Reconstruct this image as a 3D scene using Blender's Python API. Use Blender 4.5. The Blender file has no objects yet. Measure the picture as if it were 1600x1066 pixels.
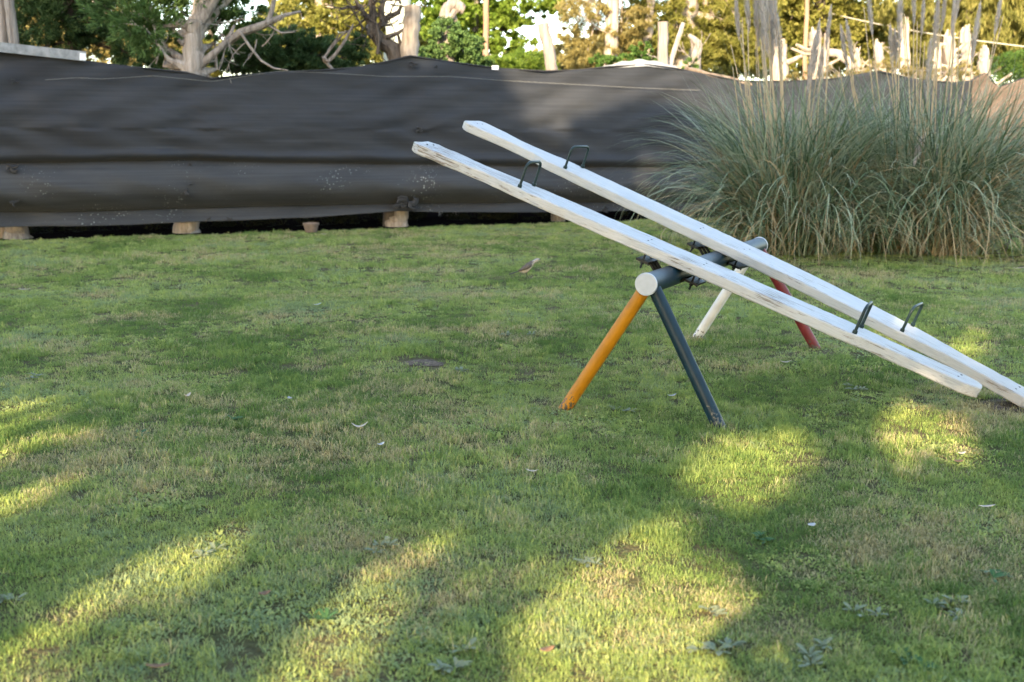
import bpy, bmesh, math, random
import numpy as np
from mathutils import Vector, Matrix

# ------------------------------------------------------------------ camera, sky, sun, exposure
scene = bpy.context.scene
COL = scene.collection
FPX, CX, CY, HORIZON, EYE = 1753.0, 800.0, 533.0, 213.0, 1.5
PITCH = math.atan2(CY - HORIZON, FPX)
cam_data = bpy.data.cameras.new('camera')
cam_data.sensor_width = 36.0
cam_data.lens = FPX / 1600.0 * 36.0
cam_data.clip_start = 0.05
cam_data.clip_end = 1000.0
cam_data.dof.use_dof = True
cam_data.dof.focus_distance = 6.4
cam_data.dof.aperture_fstop = 2.9
cam = bpy.data.objects.new('camera', cam_data)
cam.location = (0, 0, EYE)
cam.rotation_euler = (math.pi / 2 - PITCH, 0, 0)
COL.objects.link(cam)
scene.camera = cam

SUN_EL = math.radians(22.0)
SUN_AZ = math.radians(15.5)          # light travels forward and this much to the right
LIGHT = np.array([math.sin(SUN_AZ) * math.cos(SUN_EL), math.cos(SUN_AZ) * math.cos(SUN_EL), -math.sin(SUN_EL)])
world = bpy.data.worlds.new('World')
scene.world = world
world.use_nodes = True
wn = world.node_tree.nodes
bg = wn['Background']
sky = wn.new('ShaderNodeTexSky')
sky.sky_type = 'NISHITA'
sky.sun_disc = False
sky.sun_elevation = SUN_EL
sky.sun_rotation = math.pi + SUN_AZ
sky.air_density = 1.0
sky.dust_density = 0.9
sky.ozone_density = 0.4
world.node_tree.links.new(sky.outputs[0], bg.inputs[0])
bg.inputs[1].default_value = 0.15
sun_data = bpy.data.lights.new('sun', 'SUN')
sun_data.energy = 3.3
sun_data.angle = math.radians(0.55)
sun_data.color = (1.0, 0.80, 0.56)
sun = bpy.data.objects.new('sun', sun_data)
sun.rotation_euler = Vector(LIGHT).to_track_quat('-Z', 'Y').to_euler()
sun.location = (-4, -14, 20)
COL.objects.link(sun)
scene.view_settings.view_transform = 'Standard'
scene.view_settings.look = 'None'
scene.view_settings.gamma = 1.0
scene.view_settings.use_curve_mapping = False
scene.view_settings.exposure = 2.44
scene.view_settings.use_white_balance = True        # camera white balance set for open shade
scene.view_settings.white_balance_temperature = 6900
scene.view_settings.white_balance_tint = 8
scene.cycles.use_denoising = True
scene.cycles.max_bounces = 6
scene.cycles.diffuse_bounces = 3
scene.cycles.transmission_bounces = 3
scene.cycles.sample_clamp_indirect = 8.0

# ------------------------------------------------------------------ photo pixel -> place
CAM = np.array([0, 0, EYE])
FW = np.array([0, math.cos(PITCH), -math.sin(PITCH)])
UP = np.array([0, math.sin(PITCH), math.cos(PITCH)])
RT = np.array([1.0, 0, 0])
def ray(x, y):
    return (x - CX) / FPX * RT + FW + (CY - y) / FPX * UP
def ground(x, y, z=0.0):
    d = ray(x, y)
    return CAM + d * ((z - EYE) / d[2])
def at_depth(x, y, Y):
    d = ray(x, y)
    return CAM + d * (Y / d[1])
def on_plane(x, y, P, n):
    d = ray(x, y)
    return CAM + d * (((np.array(P) - CAM) @ n) / (d @ n))

# ------------------------------------------------------------------ helpers
def vnoise(x, y, seed=0):
    x = np.asarray(x, float); y = np.asarray(y, float)
    xi = np.floor(x).astype(np.int64); yi = np.floor(y).astype(np.int64)
    fx = x - xi; fy = y - yi
    fx = fx * fx * (3 - 2 * fx); fy = fy * fy * (3 - 2 * fy)
    def h(a, b):
        n = (a * 374761393 + b * 668265263 + seed * 974634777) & 0xFFFFFFFF
        n = ((n ^ (n >> 13)) * 1274126177) & 0xFFFFFFFF
        n = n ^ (n >> 16)
        return (n & 0xFFFF) / 65535.0
    return (h(xi, yi) * (1 - fx) * (1 - fy) + h(xi + 1, yi) * fx * (1 - fy)
            + h(xi, yi + 1) * (1 - fx) * fy + h(xi + 1, yi + 1) * fx * fy)
def fbm(x, y, seed=0, o=3):
    s = 0; a = 0.5; t = 0
    for k in range(o):
        s = s + a * vnoise(np.asarray(x) * 2 ** k, np.asarray(y) * 2 ** k, seed + k * 17); t += a; a *= 0.5
    return s / t

def mesh_np(name, V, F, smooth=False):
    V = np.asarray(V, np.float32); F = np.asarray(F, np.int32)
    me = bpy.data.meshes.new(name)
    me.vertices.add(len(V)); me.vertices.foreach_set('co', V.ravel())
    k = F.shape[1]
    me.loops.add(F.size); me.loops.foreach_set('vertex_index', F.ravel())
    me.polygons.add(len(F))
    me.polygons.foreach_set('loop_start', np.arange(0, F.size, k, dtype=np.int32))
    me.polygons.foreach_set('loop_total', np.full(len(F), k, np.int32))
    if smooth:
        me.polygons.foreach_set('use_smooth', np.ones(len(F), bool))
    me.update(calc_edges=True)
    return me

class MB:
    """collects shapes for one mesh"""
    def __init__(self): self.v = []; self.f = []; self.m = []
    def add(self, verts, faces, mi=0):
        o = len(self.v)
        self.v.extend([tuple(p) for p in verts])
        for f in faces:
            self.f.append(tuple(i + o for i in f)); self.m.append(mi)
    def box(self, c, s, M=None, mi=0):
        vs = [Vector((c[0] + s[0] * a / 2, c[1] + s[1] * b / 2, c[2] + s[2] * d / 2)) for a in (-1, 1) for b in (-1, 1) for d in (-1, 1)]
        if M is not None: vs = [M @ v for v in vs]
        self.add(vs, [(0, 1, 3, 2), (4, 6, 7, 5), (0, 4, 5, 1), (2, 3, 7, 6), (0, 2, 6, 4), (1, 5, 7, 3)], mi)
    def tube(self, pts, radii, n=8, caps=True, mi=0, rough=0.0, rng=None, flat=1.0):
        pts = [Vector(p) for p in pts]
        if not hasattr(radii, '__len__'): radii = [radii] * len(pts)
        rings = []; nrm = None
        for i, p in enumerate(pts):
            t = (pts[min(i + 1, len(pts) - 1)] - pts[max(i - 1, 0)])
            if t.length < 1e-9: t = Vector((0, 0, 1))
            t.normalize()
            if nrm is None:
                nrm = t.orthogonal().normalized()
            else:
                nrm = (nrm - t * nrm.dot(t))
                if nrm.length < 1e-6: nrm = t.orthogonal()
                nrm.normalize()
            b = t.cross(nrm)
            ring = []
            for k in range(n):
                a = 2 * math.pi * k / n
                r = radii[i] * (1 + (rng.uniform(-rough, rough) if rng else 0))
                ring.append(p + nrm * math.cos(a) * r + b * math.sin(a) * r * flat)
            rings.append(ring)
        vs = [v for r in rings for v in r]; fs = []
        for i in range(len(rings) - 1):
            for k in range(n):
                k2 = (k + 1) % n
                fs.append((i * n + k, i * n + k2, (i + 1) * n + k2, (i + 1) * n + k))
        if caps:
            fs.append(tuple(range(n - 1, -1, -1)))
            fs.append(tuple((len(rings) - 1) * n + k for k in range(n)))
        self.add(vs, fs, mi)
    def lathe(self, prof, n=20, M=None, mi=0):
        vs = []; fs = []
        for (r, z) in prof:
            for k in range(n):
                a = 2 * math.pi * k / n
                v = Vector((r * math.cos(a), r * math.sin(a), z))
                vs.append(M @ v if M is not None else v)
        for i in range(len(prof) - 1):
            for k in range(n):
                k2 = (k + 1) % n
                fs.append((i * n + k, i * n + k2, (i + 1) * n + k2, (i + 1) * n + k))
        self.add(vs, fs, mi)
    def mesh(self, name, smooth=True):
        me = bpy.data.meshes.new(name)
        me.from_pydata([tuple(v) for v in self.v], [], self.f)
        if any(self.m): me.polygons.foreach_set('material_index', self.m)
        if smooth:
            me.polygons.foreach_set('use_smooth', [True] * len(me.polygons))
            me.update()
            try: me.set_sharp_from_angle(angle=math.radians(40))
            except Exception: pass
        me.update()
        return me

def link(name, data, mats=None, parent=None, loc=None, rot=None):
    o = bpy.data.objects.new(name, data)
    COL.objects.link(o)
    if mats is not None and data is not None:
        for m in (mats if isinstance(mats, (list, tuple)) else [mats]):
            data.materials.append(m)
    if parent is not None: o.parent = parent
    if loc is not None: o.location = loc
    if rot is not None: o.rotation_euler = rot
    return o
def tag(o, label, cat, group=None):
    o['label'] = label; o['category'] = cat
    if group: o['group'] = group
    return o
def thing(name, label, cat, loc, rot=(0, 0, 0), group=None):
    o = link(name, None, None, None, tuple(loc), rot)
    o.empty_display_size = 0.1
    return tag(o, label, cat, group)
def struct(name, me, mat):
    o = link(name, me, mat); o['kind'] = 'structure'; return o

# ------------------------------------------------------------------ materials
def new_mat(name):
    m = bpy.data.materials.new(name); m.use_nodes = True
    nt = m.node_tree
    return m, nt, nt.nodes, nt.links, nt.nodes['Principled BSDF']
def N(nt, typ, **kw):
    n = nt.nodes.new(typ)
    for k, v in kw.items():
        if hasattr(n, k): setattr(n, k, v)
        else: n.inputs[k].default_value = v
    return n
def ramp(nt, stops, interp='LINEAR'):
    r = nt.nodes.new('ShaderNodeValToRGB'); r.color_ramp.interpolation = interp
    el = r.color_ramp.elements
    while len(el) < len(stops): el.new(0.5)
    for e, (p, c) in zip(el, stops):
        e.position = p; e.color = (*c, 1) if len(c) == 3 else c
    return r
def coords(nt, scale=(1, 1, 1), kind='Object'):
    tc = nt.nodes.new('ShaderNodeTexCoord'); mp = nt.nodes.new('ShaderNodeMapping')
    mp.inputs['Scale'].default_value = scale
    nt.links.new(tc.outputs[kind], mp.inputs['Vector'])
    return mp.outputs['Vector']
def add_bump(nt, L, P, height, strength=0.3, dist=0.01):
    b = nt.nodes.new('ShaderNodeBump'); b.inputs['Strength'].default_value = strength; b.inputs['Distance'].default_value = dist
    L.new(height, b.inputs['Height']); L.new(b.outputs[0], P.inputs['Normal'])

def plain(name, col, rough=0.6, metal=0.0, var=0.15, scale=20, spec=0.5, bump=0.0):
    m, nt, nd, L, P = new_mat(name)
    nz = N(nt, 'ShaderNodeTexNoise'); nz.inputs['Scale'].default_value = scale; nz.inputs['Detail'].default_value = 5
    L.new(coords(nt), nz.inputs['Vector'])
    c = np.array(col)
    r = ramp(nt, [(0.3, tuple(c * (1 - var))), (0.7, tuple(np.minimum(c * (1 + var), 1)))])
    L.new(nz.outputs['Fac'], r.inputs[0]); L.new(r.outputs[0], P.inputs['Base Color'])
    P.inputs['Roughness'].default_value = rough; P.inputs['Metallic'].default_value = metal
    P.inputs['Specular IOR Level'].default_value = spec
    if bump: add_bump(nt, L, P, nz.outputs['Fac'], bump, 0.01)
    return m

def bark(name, c1, c2, zs=0.12, scale=14, bump=0.8):
    m, nt, nd, L, P = new_mat(name)
    v = coords(nt, (1, 1, zs))
    n1 = N(nt, 'ShaderNodeTexNoise'); n1.inputs['Scale'].default_value = scale; n1.inputs['Detail'].default_value = 8; n1.inputs['Roughness'].default_value = 0.65
    L.new(v, n1.inputs['Vector'])
    r = ramp(nt, [(0.32, c1), (0.62, c2)])
    L.new(n1.outputs['Fac'], r.inputs[0]); L.new(r.outputs[0], P.inputs['Base Color'])
    P.inputs['Roughness'].default_value = 0.9; P.inputs['Specular IOR Level'].default_value = 0.15
    add_bump(nt, L, P, n1.outputs['Fac'], bump, 0.03)
    return m

def leafy(name, cols, trans=0.3, rough=0.55, patch=1.2, spread=0.55):
    """leaf colour by leaf (random per island) and by position"""
    m, nt, nd, L, P = new_mat(name)
    g = nt.nodes.new('ShaderNodeNewGeometry')
    nz = N(nt, 'ShaderNodeTexNoise'); nz.inputs['Scale'].default_value = patch; nz.inputs['Detail'].default_value = 3
    L.new(coords(nt), nz.inputs['Vector'])
    mx = nt.nodes.new('ShaderNodeMath'); mx.operation = 'MULTIPLY_ADD'; mx.inputs[1].default_value = spread
    L.new(g.outputs['Random Per Island'], mx.inputs[0])
    ml = nt.nodes.new('ShaderNodeMath'); ml.operation = 'MULTIPLY'; ml.inputs[1].default_value = 0.5
    L.new(nz.outputs['Fac'], ml.inputs[0]); L.new(ml.outputs[0], mx.inputs[2])
    k = len(cols)
    r = ramp(nt, [(0.12 + 0.72 * i / max(k - 1, 1), c) for i, c in enumerate(cols)])
    L.new(mx.outputs[0], r.inputs[0]); L.new(r.outputs[0], P.inputs['Base Color'])
    P.inputs['Roughness'].default_value = rough; P.inputs['Specular IOR Level'].default_value = 0.12
    t = nt.nodes.new('ShaderNodeBsdfTranslucent'); L.new(r.outputs[0], t.inputs['Color'])
    ms = nt.nodes.new('ShaderNodeMixShader'); ms.inputs[0].default_value = trans
    L.new(P.outputs[0], ms.inputs[1]); L.new(t.outputs[0], ms.inputs[2])
    L.new(ms.outputs[0], nt.nodes['Material Output'].inputs['Surface'])
    return m

def grass_mat():
    m, nt, nd, L, P = new_mat('grass_blades')
    def attr(n):
        a = nt.nodes.new('ShaderNodeAttribute'); a.attribute_type = 'INSTANCER'; a.attribute_name = n; return a
    a = attr('dry'); h = attr('hue')
    g = nt.nodes.new('ShaderNodeNewGeometry')
    add = nt.nodes.new('ShaderNodeMath'); add.operation = 'MULTIPLY_ADD'; add.inputs[1].default_value = 0.42
    L.new(g.outputs['Random Per Island'], add.inputs[0]); L.new(a.outputs['Fac'], add.inputs[2])
    green = ramp(nt, [(0.0, (0.140, 0.220, 0.055)), (0.45, (0.290, 0.370, 0.100)), (0.8, (0.420, 0.470, 0.145)), (1.0, (0.280, 0.350, 0.170))])
    L.new(h.outputs['Fac'], green.inputs[0])
    straw = ramp(nt, [(0.0, (0.28, 0.21, 0.09)), (0.5, (0.46, 0.38, 0.18)), (1.0, (0.58, 0.50, 0.28))])
    L.new(g.outputs['Random Per Island'], straw.inputs[0])
    st = nt.nodes.new('ShaderNodeMapRange'); st.inputs['From Min'].default_value = 0.52; st.inputs['From Max'].default_value = 0.74
    L.new(add.outputs[0], st.inputs['Value'])
    mx = nt.nodes.new('ShaderNodeMix'); mx.data_type = 'RGBA'
    L.new(st.outputs[0], mx.inputs['Factor']); L.new(green.outputs[0], mx.inputs['A']); L.new(straw.outputs[0], mx.inputs['B'])
    out = mx.outputs['Result']
    L.new(out, P.inputs['Base Color']); P.inputs['Roughness'].default_value = 0.6; P.inputs['Specular IOR Level'].default_value = 0.10
    t = nt.nodes.new('ShaderNodeBsdfTranslucent'); L.new(out, t.inputs['Color'])
    ms = nt.nodes.new('ShaderNodeMixShader'); ms.inputs[0].default_value = 0.4
    L.new(P.outputs[0], ms.inputs[1]); L.new(t.outputs[0], ms.inputs[2])
    L.new(ms.outputs[0], nt.nodes['Material Output'].inputs['Surface'])
    return m

def ground_mat():
    m, nt, nd, L, P = new_mat('lawn_soil')
    v = coords(nt)
    n1 = N(nt, 'ShaderNodeTexNoise'); n1.inputs['Scale'].default_value = 1.3; n1.inputs['Detail'].default_value = 6
    n2 = N(nt, 'ShaderNodeTexNoise'); n2.inputs['Scale'].default_value = 45; n2.inputs['Detail'].default_value = 5
    L.new(v, n1.inputs['Vector']); L.new(v, n2.inputs['Vector'])
    r1 = ramp(nt, [(0.35, (0.080, 0.082, 0.032)), (0.65, (0.130, 0.108, 0.058))])
    r2 = ramp(nt, [(0.3, (0.45, 0.45, 0.45)), (0.7, (1.3, 1.25, 1.15))])
    L.new(n1.outputs['Fac'], r1.inputs[0]); L.new(n2.outputs['Fac'], r2.inputs[0])
    mx = nt.nodes.new('ShaderNodeMix'); mx.data_type = 'RGBA'; mx.blend_type = 'MULTIPLY'; mx.inputs['Factor'].default_value = 1
    L.new(r1.outputs[0], mx.inputs['A']); L.new(r2.outputs[0], mx.inputs['B'])
    L.new(mx.outputs['Result'], P.inputs['Base Color']); P.inputs['Roughness'].default_value = 0.95
    P.inputs['Specular IOR Level'].default_value = 0.1
    add_bump(nt, L, P, n2.outputs['Fac'], 0.9, 0.02)
    return m

def cloth_mat(name, base=(0.019, 0.0215, 0.0275), dusty=(0.030, 0.033, 0.039), specks=0.0):
    m, nt, nd, L, P = new_mat(name)
    v = coords(nt, (0.35, 1, 1.6)); fine = coords(nt, (0.5, 1, 34))
    n1 = N(nt, 'ShaderNodeTexNoise'); n1.inputs['Scale'].default_value = 1.7; n1.inputs['Detail'].default_value = 6; n1.inputs['Roughness'].default_value = 0.6
    L.new(v, n1.inputs['Vector'])
    n2 = N(nt, 'ShaderNodeTexNoise'); n2.inputs['Scale'].default_value = 1.0; n2.inputs['Detail'].default_value = 4
    L.new(fine, n2.inputs['Vector'])
    r = ramp(nt, [(0.35, base), (0.72, dusty)])
    L.new(n1.outputs['Fac'], r.inputs[0])
    r2 = ramp(nt, [(0.3, (0.80, 0.80, 0.80)), (0.7, (1.18, 1.18, 1.18))])
    L.new(n2.outputs['Fac'], r2.inputs[0])
    mx = nt.nodes.new('ShaderNodeMix'); mx.data_type = 'RGBA'; mx.blend_type = 'MULTIPLY'; mx.inputs['Factor'].default_value = 1
    L.new(r.outputs[0], mx.inputs['A']); L.new(r2.outputs[0], mx.inputs['B'])
    out = mx.outputs['Result']
    if specks:
        vv = coords(nt, (1, 1, 1))
        vo = N(nt, 'ShaderNodeTexVoronoi'); vo.inputs['Scale'].default_value = 30; vo.inputs['Randomness'].default_value = 1.0; L.new(vv, vo.inputs['Vector'])
        big = N(nt, 'ShaderNodeTexNoise'); big.inputs['Scale'].default_value = 1.3; big.inputs['Detail'].default_value = 3; L.new(vv, big.inputs['Vector'])
        gate = nt.nodes.new('ShaderNodeMapRange'); gate.inputs['From Min'].default_value = 0.42; gate.inputs['From Max'].default_value = 0.68
        gate.inputs['To Max'].default_value = specks; L.new(big.outputs['Fac'], gate.inputs['Value'])
        rnd = nt.nodes.new('ShaderNodeSeparateColor'); L.new(vo.outputs['Color'], rnd.inputs[0])
        rad = nt.nodes.new('ShaderNodeMath'); rad.operation = 'MULTIPLY'; L.new(rnd.outputs[0], rad.inputs[0]); L.new(gate.outputs[0], rad.inputs[1])
        lt = nt.nodes.new('ShaderNodeMath'); lt.operation = 'LESS_THAN'; L.new(vo.outputs['Distance'], lt.inputs[0]); L.new(rad.outputs[0], lt.inputs[1])
        m2 = nt.nodes.new('ShaderNodeMix'); m2.data_type = 'RGBA'
        L.new(lt.outputs[0], m2.inputs['Factor']); L.new(out, m2.inputs['A']); m2.inputs['B'].default_value = (0.24, 0.25, 0.24, 1)
        out = m2.outputs['Result']
    L.new(out, P.inputs['Base Color'])
    P.inputs['Roughness'].default_value = 0.62; P.inputs['Specular IOR Level'].default_value = 0.22
    P.inputs['Sheen Weight'].default_value = 0.08; P.inputs['Sheen Roughness'].default_value = 0.5
    add_bump(nt, L, P, n2.outputs['Fac'], 0.25, 0.004)
    return m

def peeling_white(name, peel=0.55, grime=0.4, end=0.0):
    """white paint with cracks along the grain, bare grey wood where it has gone"""
    m, nt, nd, L, P = new_mat(name)
    v = coords(nt, (2.0, 34, 34)); w = coords(nt, (1.4, 5, 5)); f = coords(nt, (3, 60, 60))
    n1 = N(nt, 'ShaderNodeTexNoise'); n1.inputs['Scale'].default_value = 3.0; n1.inputs['Detail'].default_value = 9; n1.inputs['Roughness'].default_value = 0.68
    L.new(v, n1.inputs['Vector'])
    n2 = N(nt, 'ShaderNodeTexNoise'); n2.inputs['Scale'].default_value = 1.6; n2.inputs['Detail'].default_value = 4; L.new(w, n2.inputs['Vector'])
    n3 = N(nt, 'ShaderNodeTexNoise'); n3.inputs['Scale'].default_value = 3.0; n3.inputs['Detail'].default_value = 5; L.new(f, n3.inputs['Vector'])
    ad = nt.nodes.new('ShaderNodeMath'); ad.operation = 'MULTIPLY_ADD'; ad.inputs[1].default_value = 0.45
    L.new(n2.outputs['Fac'], ad.inputs[0]); L.new(n1.outputs['Fac'], ad.inputs[2])
    mr = nt.nodes.new('ShaderNodeMapRange'); mr.inputs['From Min'].default_value = 1.0 - 0.3 * peel; mr.inputs['From Max'].default_value = 1.03 - 0.3 * peel
    # the raised seat end has lost most of its paint
    tc0 = nt.nodes.new('ShaderNodeTexCoord'); sx0 = nt.nodes.new('ShaderNodeSeparateXYZ'); L.new(tc0.outputs['Object'], sx0.inputs[0])
    hi = nt.nodes.new('ShaderNodeMapRange'); hi.inputs['From Min'].default_value = -0.85; hi.inputs['From Max'].default_value = -1.5; hi.inputs['To Max'].default_value = end; L.new(sx0.outputs['X'], hi.inputs['Value'])
    ae = nt.nodes.new('ShaderNodeMath'); ae.operation = 'ADD'; L.new(ad.outputs[0], ae.inputs[0]); L.new(hi.outputs[0], ae.inputs[1])
    L.new(ae.outputs[0], mr.inputs['Value'])
    wood = ramp(nt, [(0.3, (0.16, 0.13, 0.11)), (0.7, (0.34, 0.30, 0.26))]); L.new(n3.outputs['Fac'], wood.inputs[0])
    paint = ramp(nt, [(0.28, (0.36, 0.36, 0.36)), (0.5, (0.475, 0.473, 0.47)), (0.75, (0.54, 0.537, 0.53))]); 
    mxp = nt.nodes.new('ShaderNodeMath'); mxp.operation = 'MULTIPLY_ADD'; mxp.inputs[1].default_value = grime; 
    L.new(n2.outputs['Fac'], mxp.inputs[0])
    sc = nt.nodes.new('ShaderNodeMath'); sc.operation = 'MULTIPLY'; sc.inputs[1].default_value = 1 - grime; L.new(n3.outputs['Fac'], sc.inputs[0])
    L.new(sc.outputs[0], mxp.inputs[2]); L.new(mxp.outputs[0], paint.inputs[0])
    mx = nt.nodes.new('ShaderNodeMix'); mx.data_type = 'RGBA'
    L.new(mr.outputs[0], mx.inputs['Factor']); L.new(paint.outputs[0], mx.inputs['A']); L.new(wood.outputs[0], mx.inputs['B'])
    # trodden soil rubbed into the low seat end
    tc = nt.nodes.new('ShaderNodeTexCoord'); sx = nt.nodes.new('ShaderNodeSeparateXYZ'); L.new(tc.outputs['Object'], sx.inputs[0])
    low = nt.nodes.new('ShaderNodeMapRange'); low.inputs['From Min'].default_value = 1.05; low.inputs['From Max'].default_value = 2.1; low.inputs['To Max'].default_value = 0.85; L.new(sx.outputs['X'], low.inputs['Value'])
    dm = nt.nodes.new('ShaderNodeMath'); dm.operation = 'MULTIPLY'; L.new(low.outputs[0], dm.inputs[0]); L.new(n2.outputs['Fac'], dm.inputs[1])
    md = nt.nodes.new('ShaderNodeMix'); md.data_type = 'RGBA'; L.new(dm.outputs[0], md.inputs['Factor']); L.new(mx.outputs['Result'], md.inputs['A']); md.inputs['B'].default_value = (0.20, 0.15, 0.11, 1)
    L.new(md.outputs['Result'], P.inputs['Base Color']); P.inputs['Roughness'].default_value = 0.6
    sub = nt.nodes.new('ShaderNodeMath'); sub.operation = 'SUBTRACT'; L.new(n3.outputs['Fac'], sub.inputs[0]); L.new(mr.outputs[0], sub.inputs[1])
    add_bump(nt, L, P, sub.outputs[0], 0.6, 0.006)
    return m

def pipe_paint(name, col, under=(0.09, 0.07, 0.05), rough=0.42, chips=0.9):
    m, nt, nd, L, P = new_mat(name)
    v = coords(nt)
    n1 = N(nt, 'ShaderNodeTexNoise'); n1.inputs['Scale'].default_value = 9; n1.inputs['Detail'].default_value = 8; L.new(v, n1.inputs['Vector'])
    n2 = N(nt, 'ShaderNodeTexNoise'); n2.inputs['Scale'].default_value = 60; n2.inputs['Detail'].default_value = 6; L.new(v, n2.inputs['Vector'])
    c = np.array(col)
    r = ramp(nt, [(0.3, tuple(c * 0.82)), (0.7, tuple(np.minimum(c * 1.15, 1)))]); L.new(n1.outputs['Fac'], r.inputs[0])
    # chips and soil splash towards the foot of a leg (world height)
    g = nt.nodes.new('ShaderNodeNewGeometry'); s = nt.nodes.new('ShaderNodeSeparateXYZ'); L.new(g.outputs['Position'], s.inputs[0])
    foot = nt.nodes.new('ShaderNodeMapRange'); foot.inputs['From Min'].default_value = 0.0; foot.inputs['From Max'].default_value = 0.16
    foot.inputs['To Min'].default_value = 0.30; foot.inputs['To Max'].default_value = 0.0; L.new(s.outputs['Z'], foot.inputs['Value'])
    ad = nt.nodes.new('ShaderNodeMath'); ad.operation = 'ADD'; L.new(n2.outputs['Fac'], ad.inputs[0]); L.new(foot.outputs[0], ad.inputs[1])
    mr = nt.nodes.new('ShaderNodeMapRange'); mr.inputs['From Min'].default_value = 0.83 - 0.1 * chips; mr.inputs['From Max'].default_value = 0.87 - 0.1 * chips
    L.new(ad.outputs[0], mr.inputs['Value'])
    mx = nt.nodes.new('ShaderNodeMix'); mx.data_type = 'RGBA'; L.new(mr.outputs[0], mx.inputs['Factor']); L.new(r.outputs[0], mx.inputs['A']); mx.inputs['B'].default_value = (*under, 1)
    L.new(mx.outputs['Result'], P.inputs['Base Color']); P.inputs['Roughness'].default_value = rough; P.inputs['Specular IOR Level'].default_value = 0.28
    add_bump(nt, L, P, n2.outputs['Fac'], 0.15, 0.003)
    return m

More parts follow.
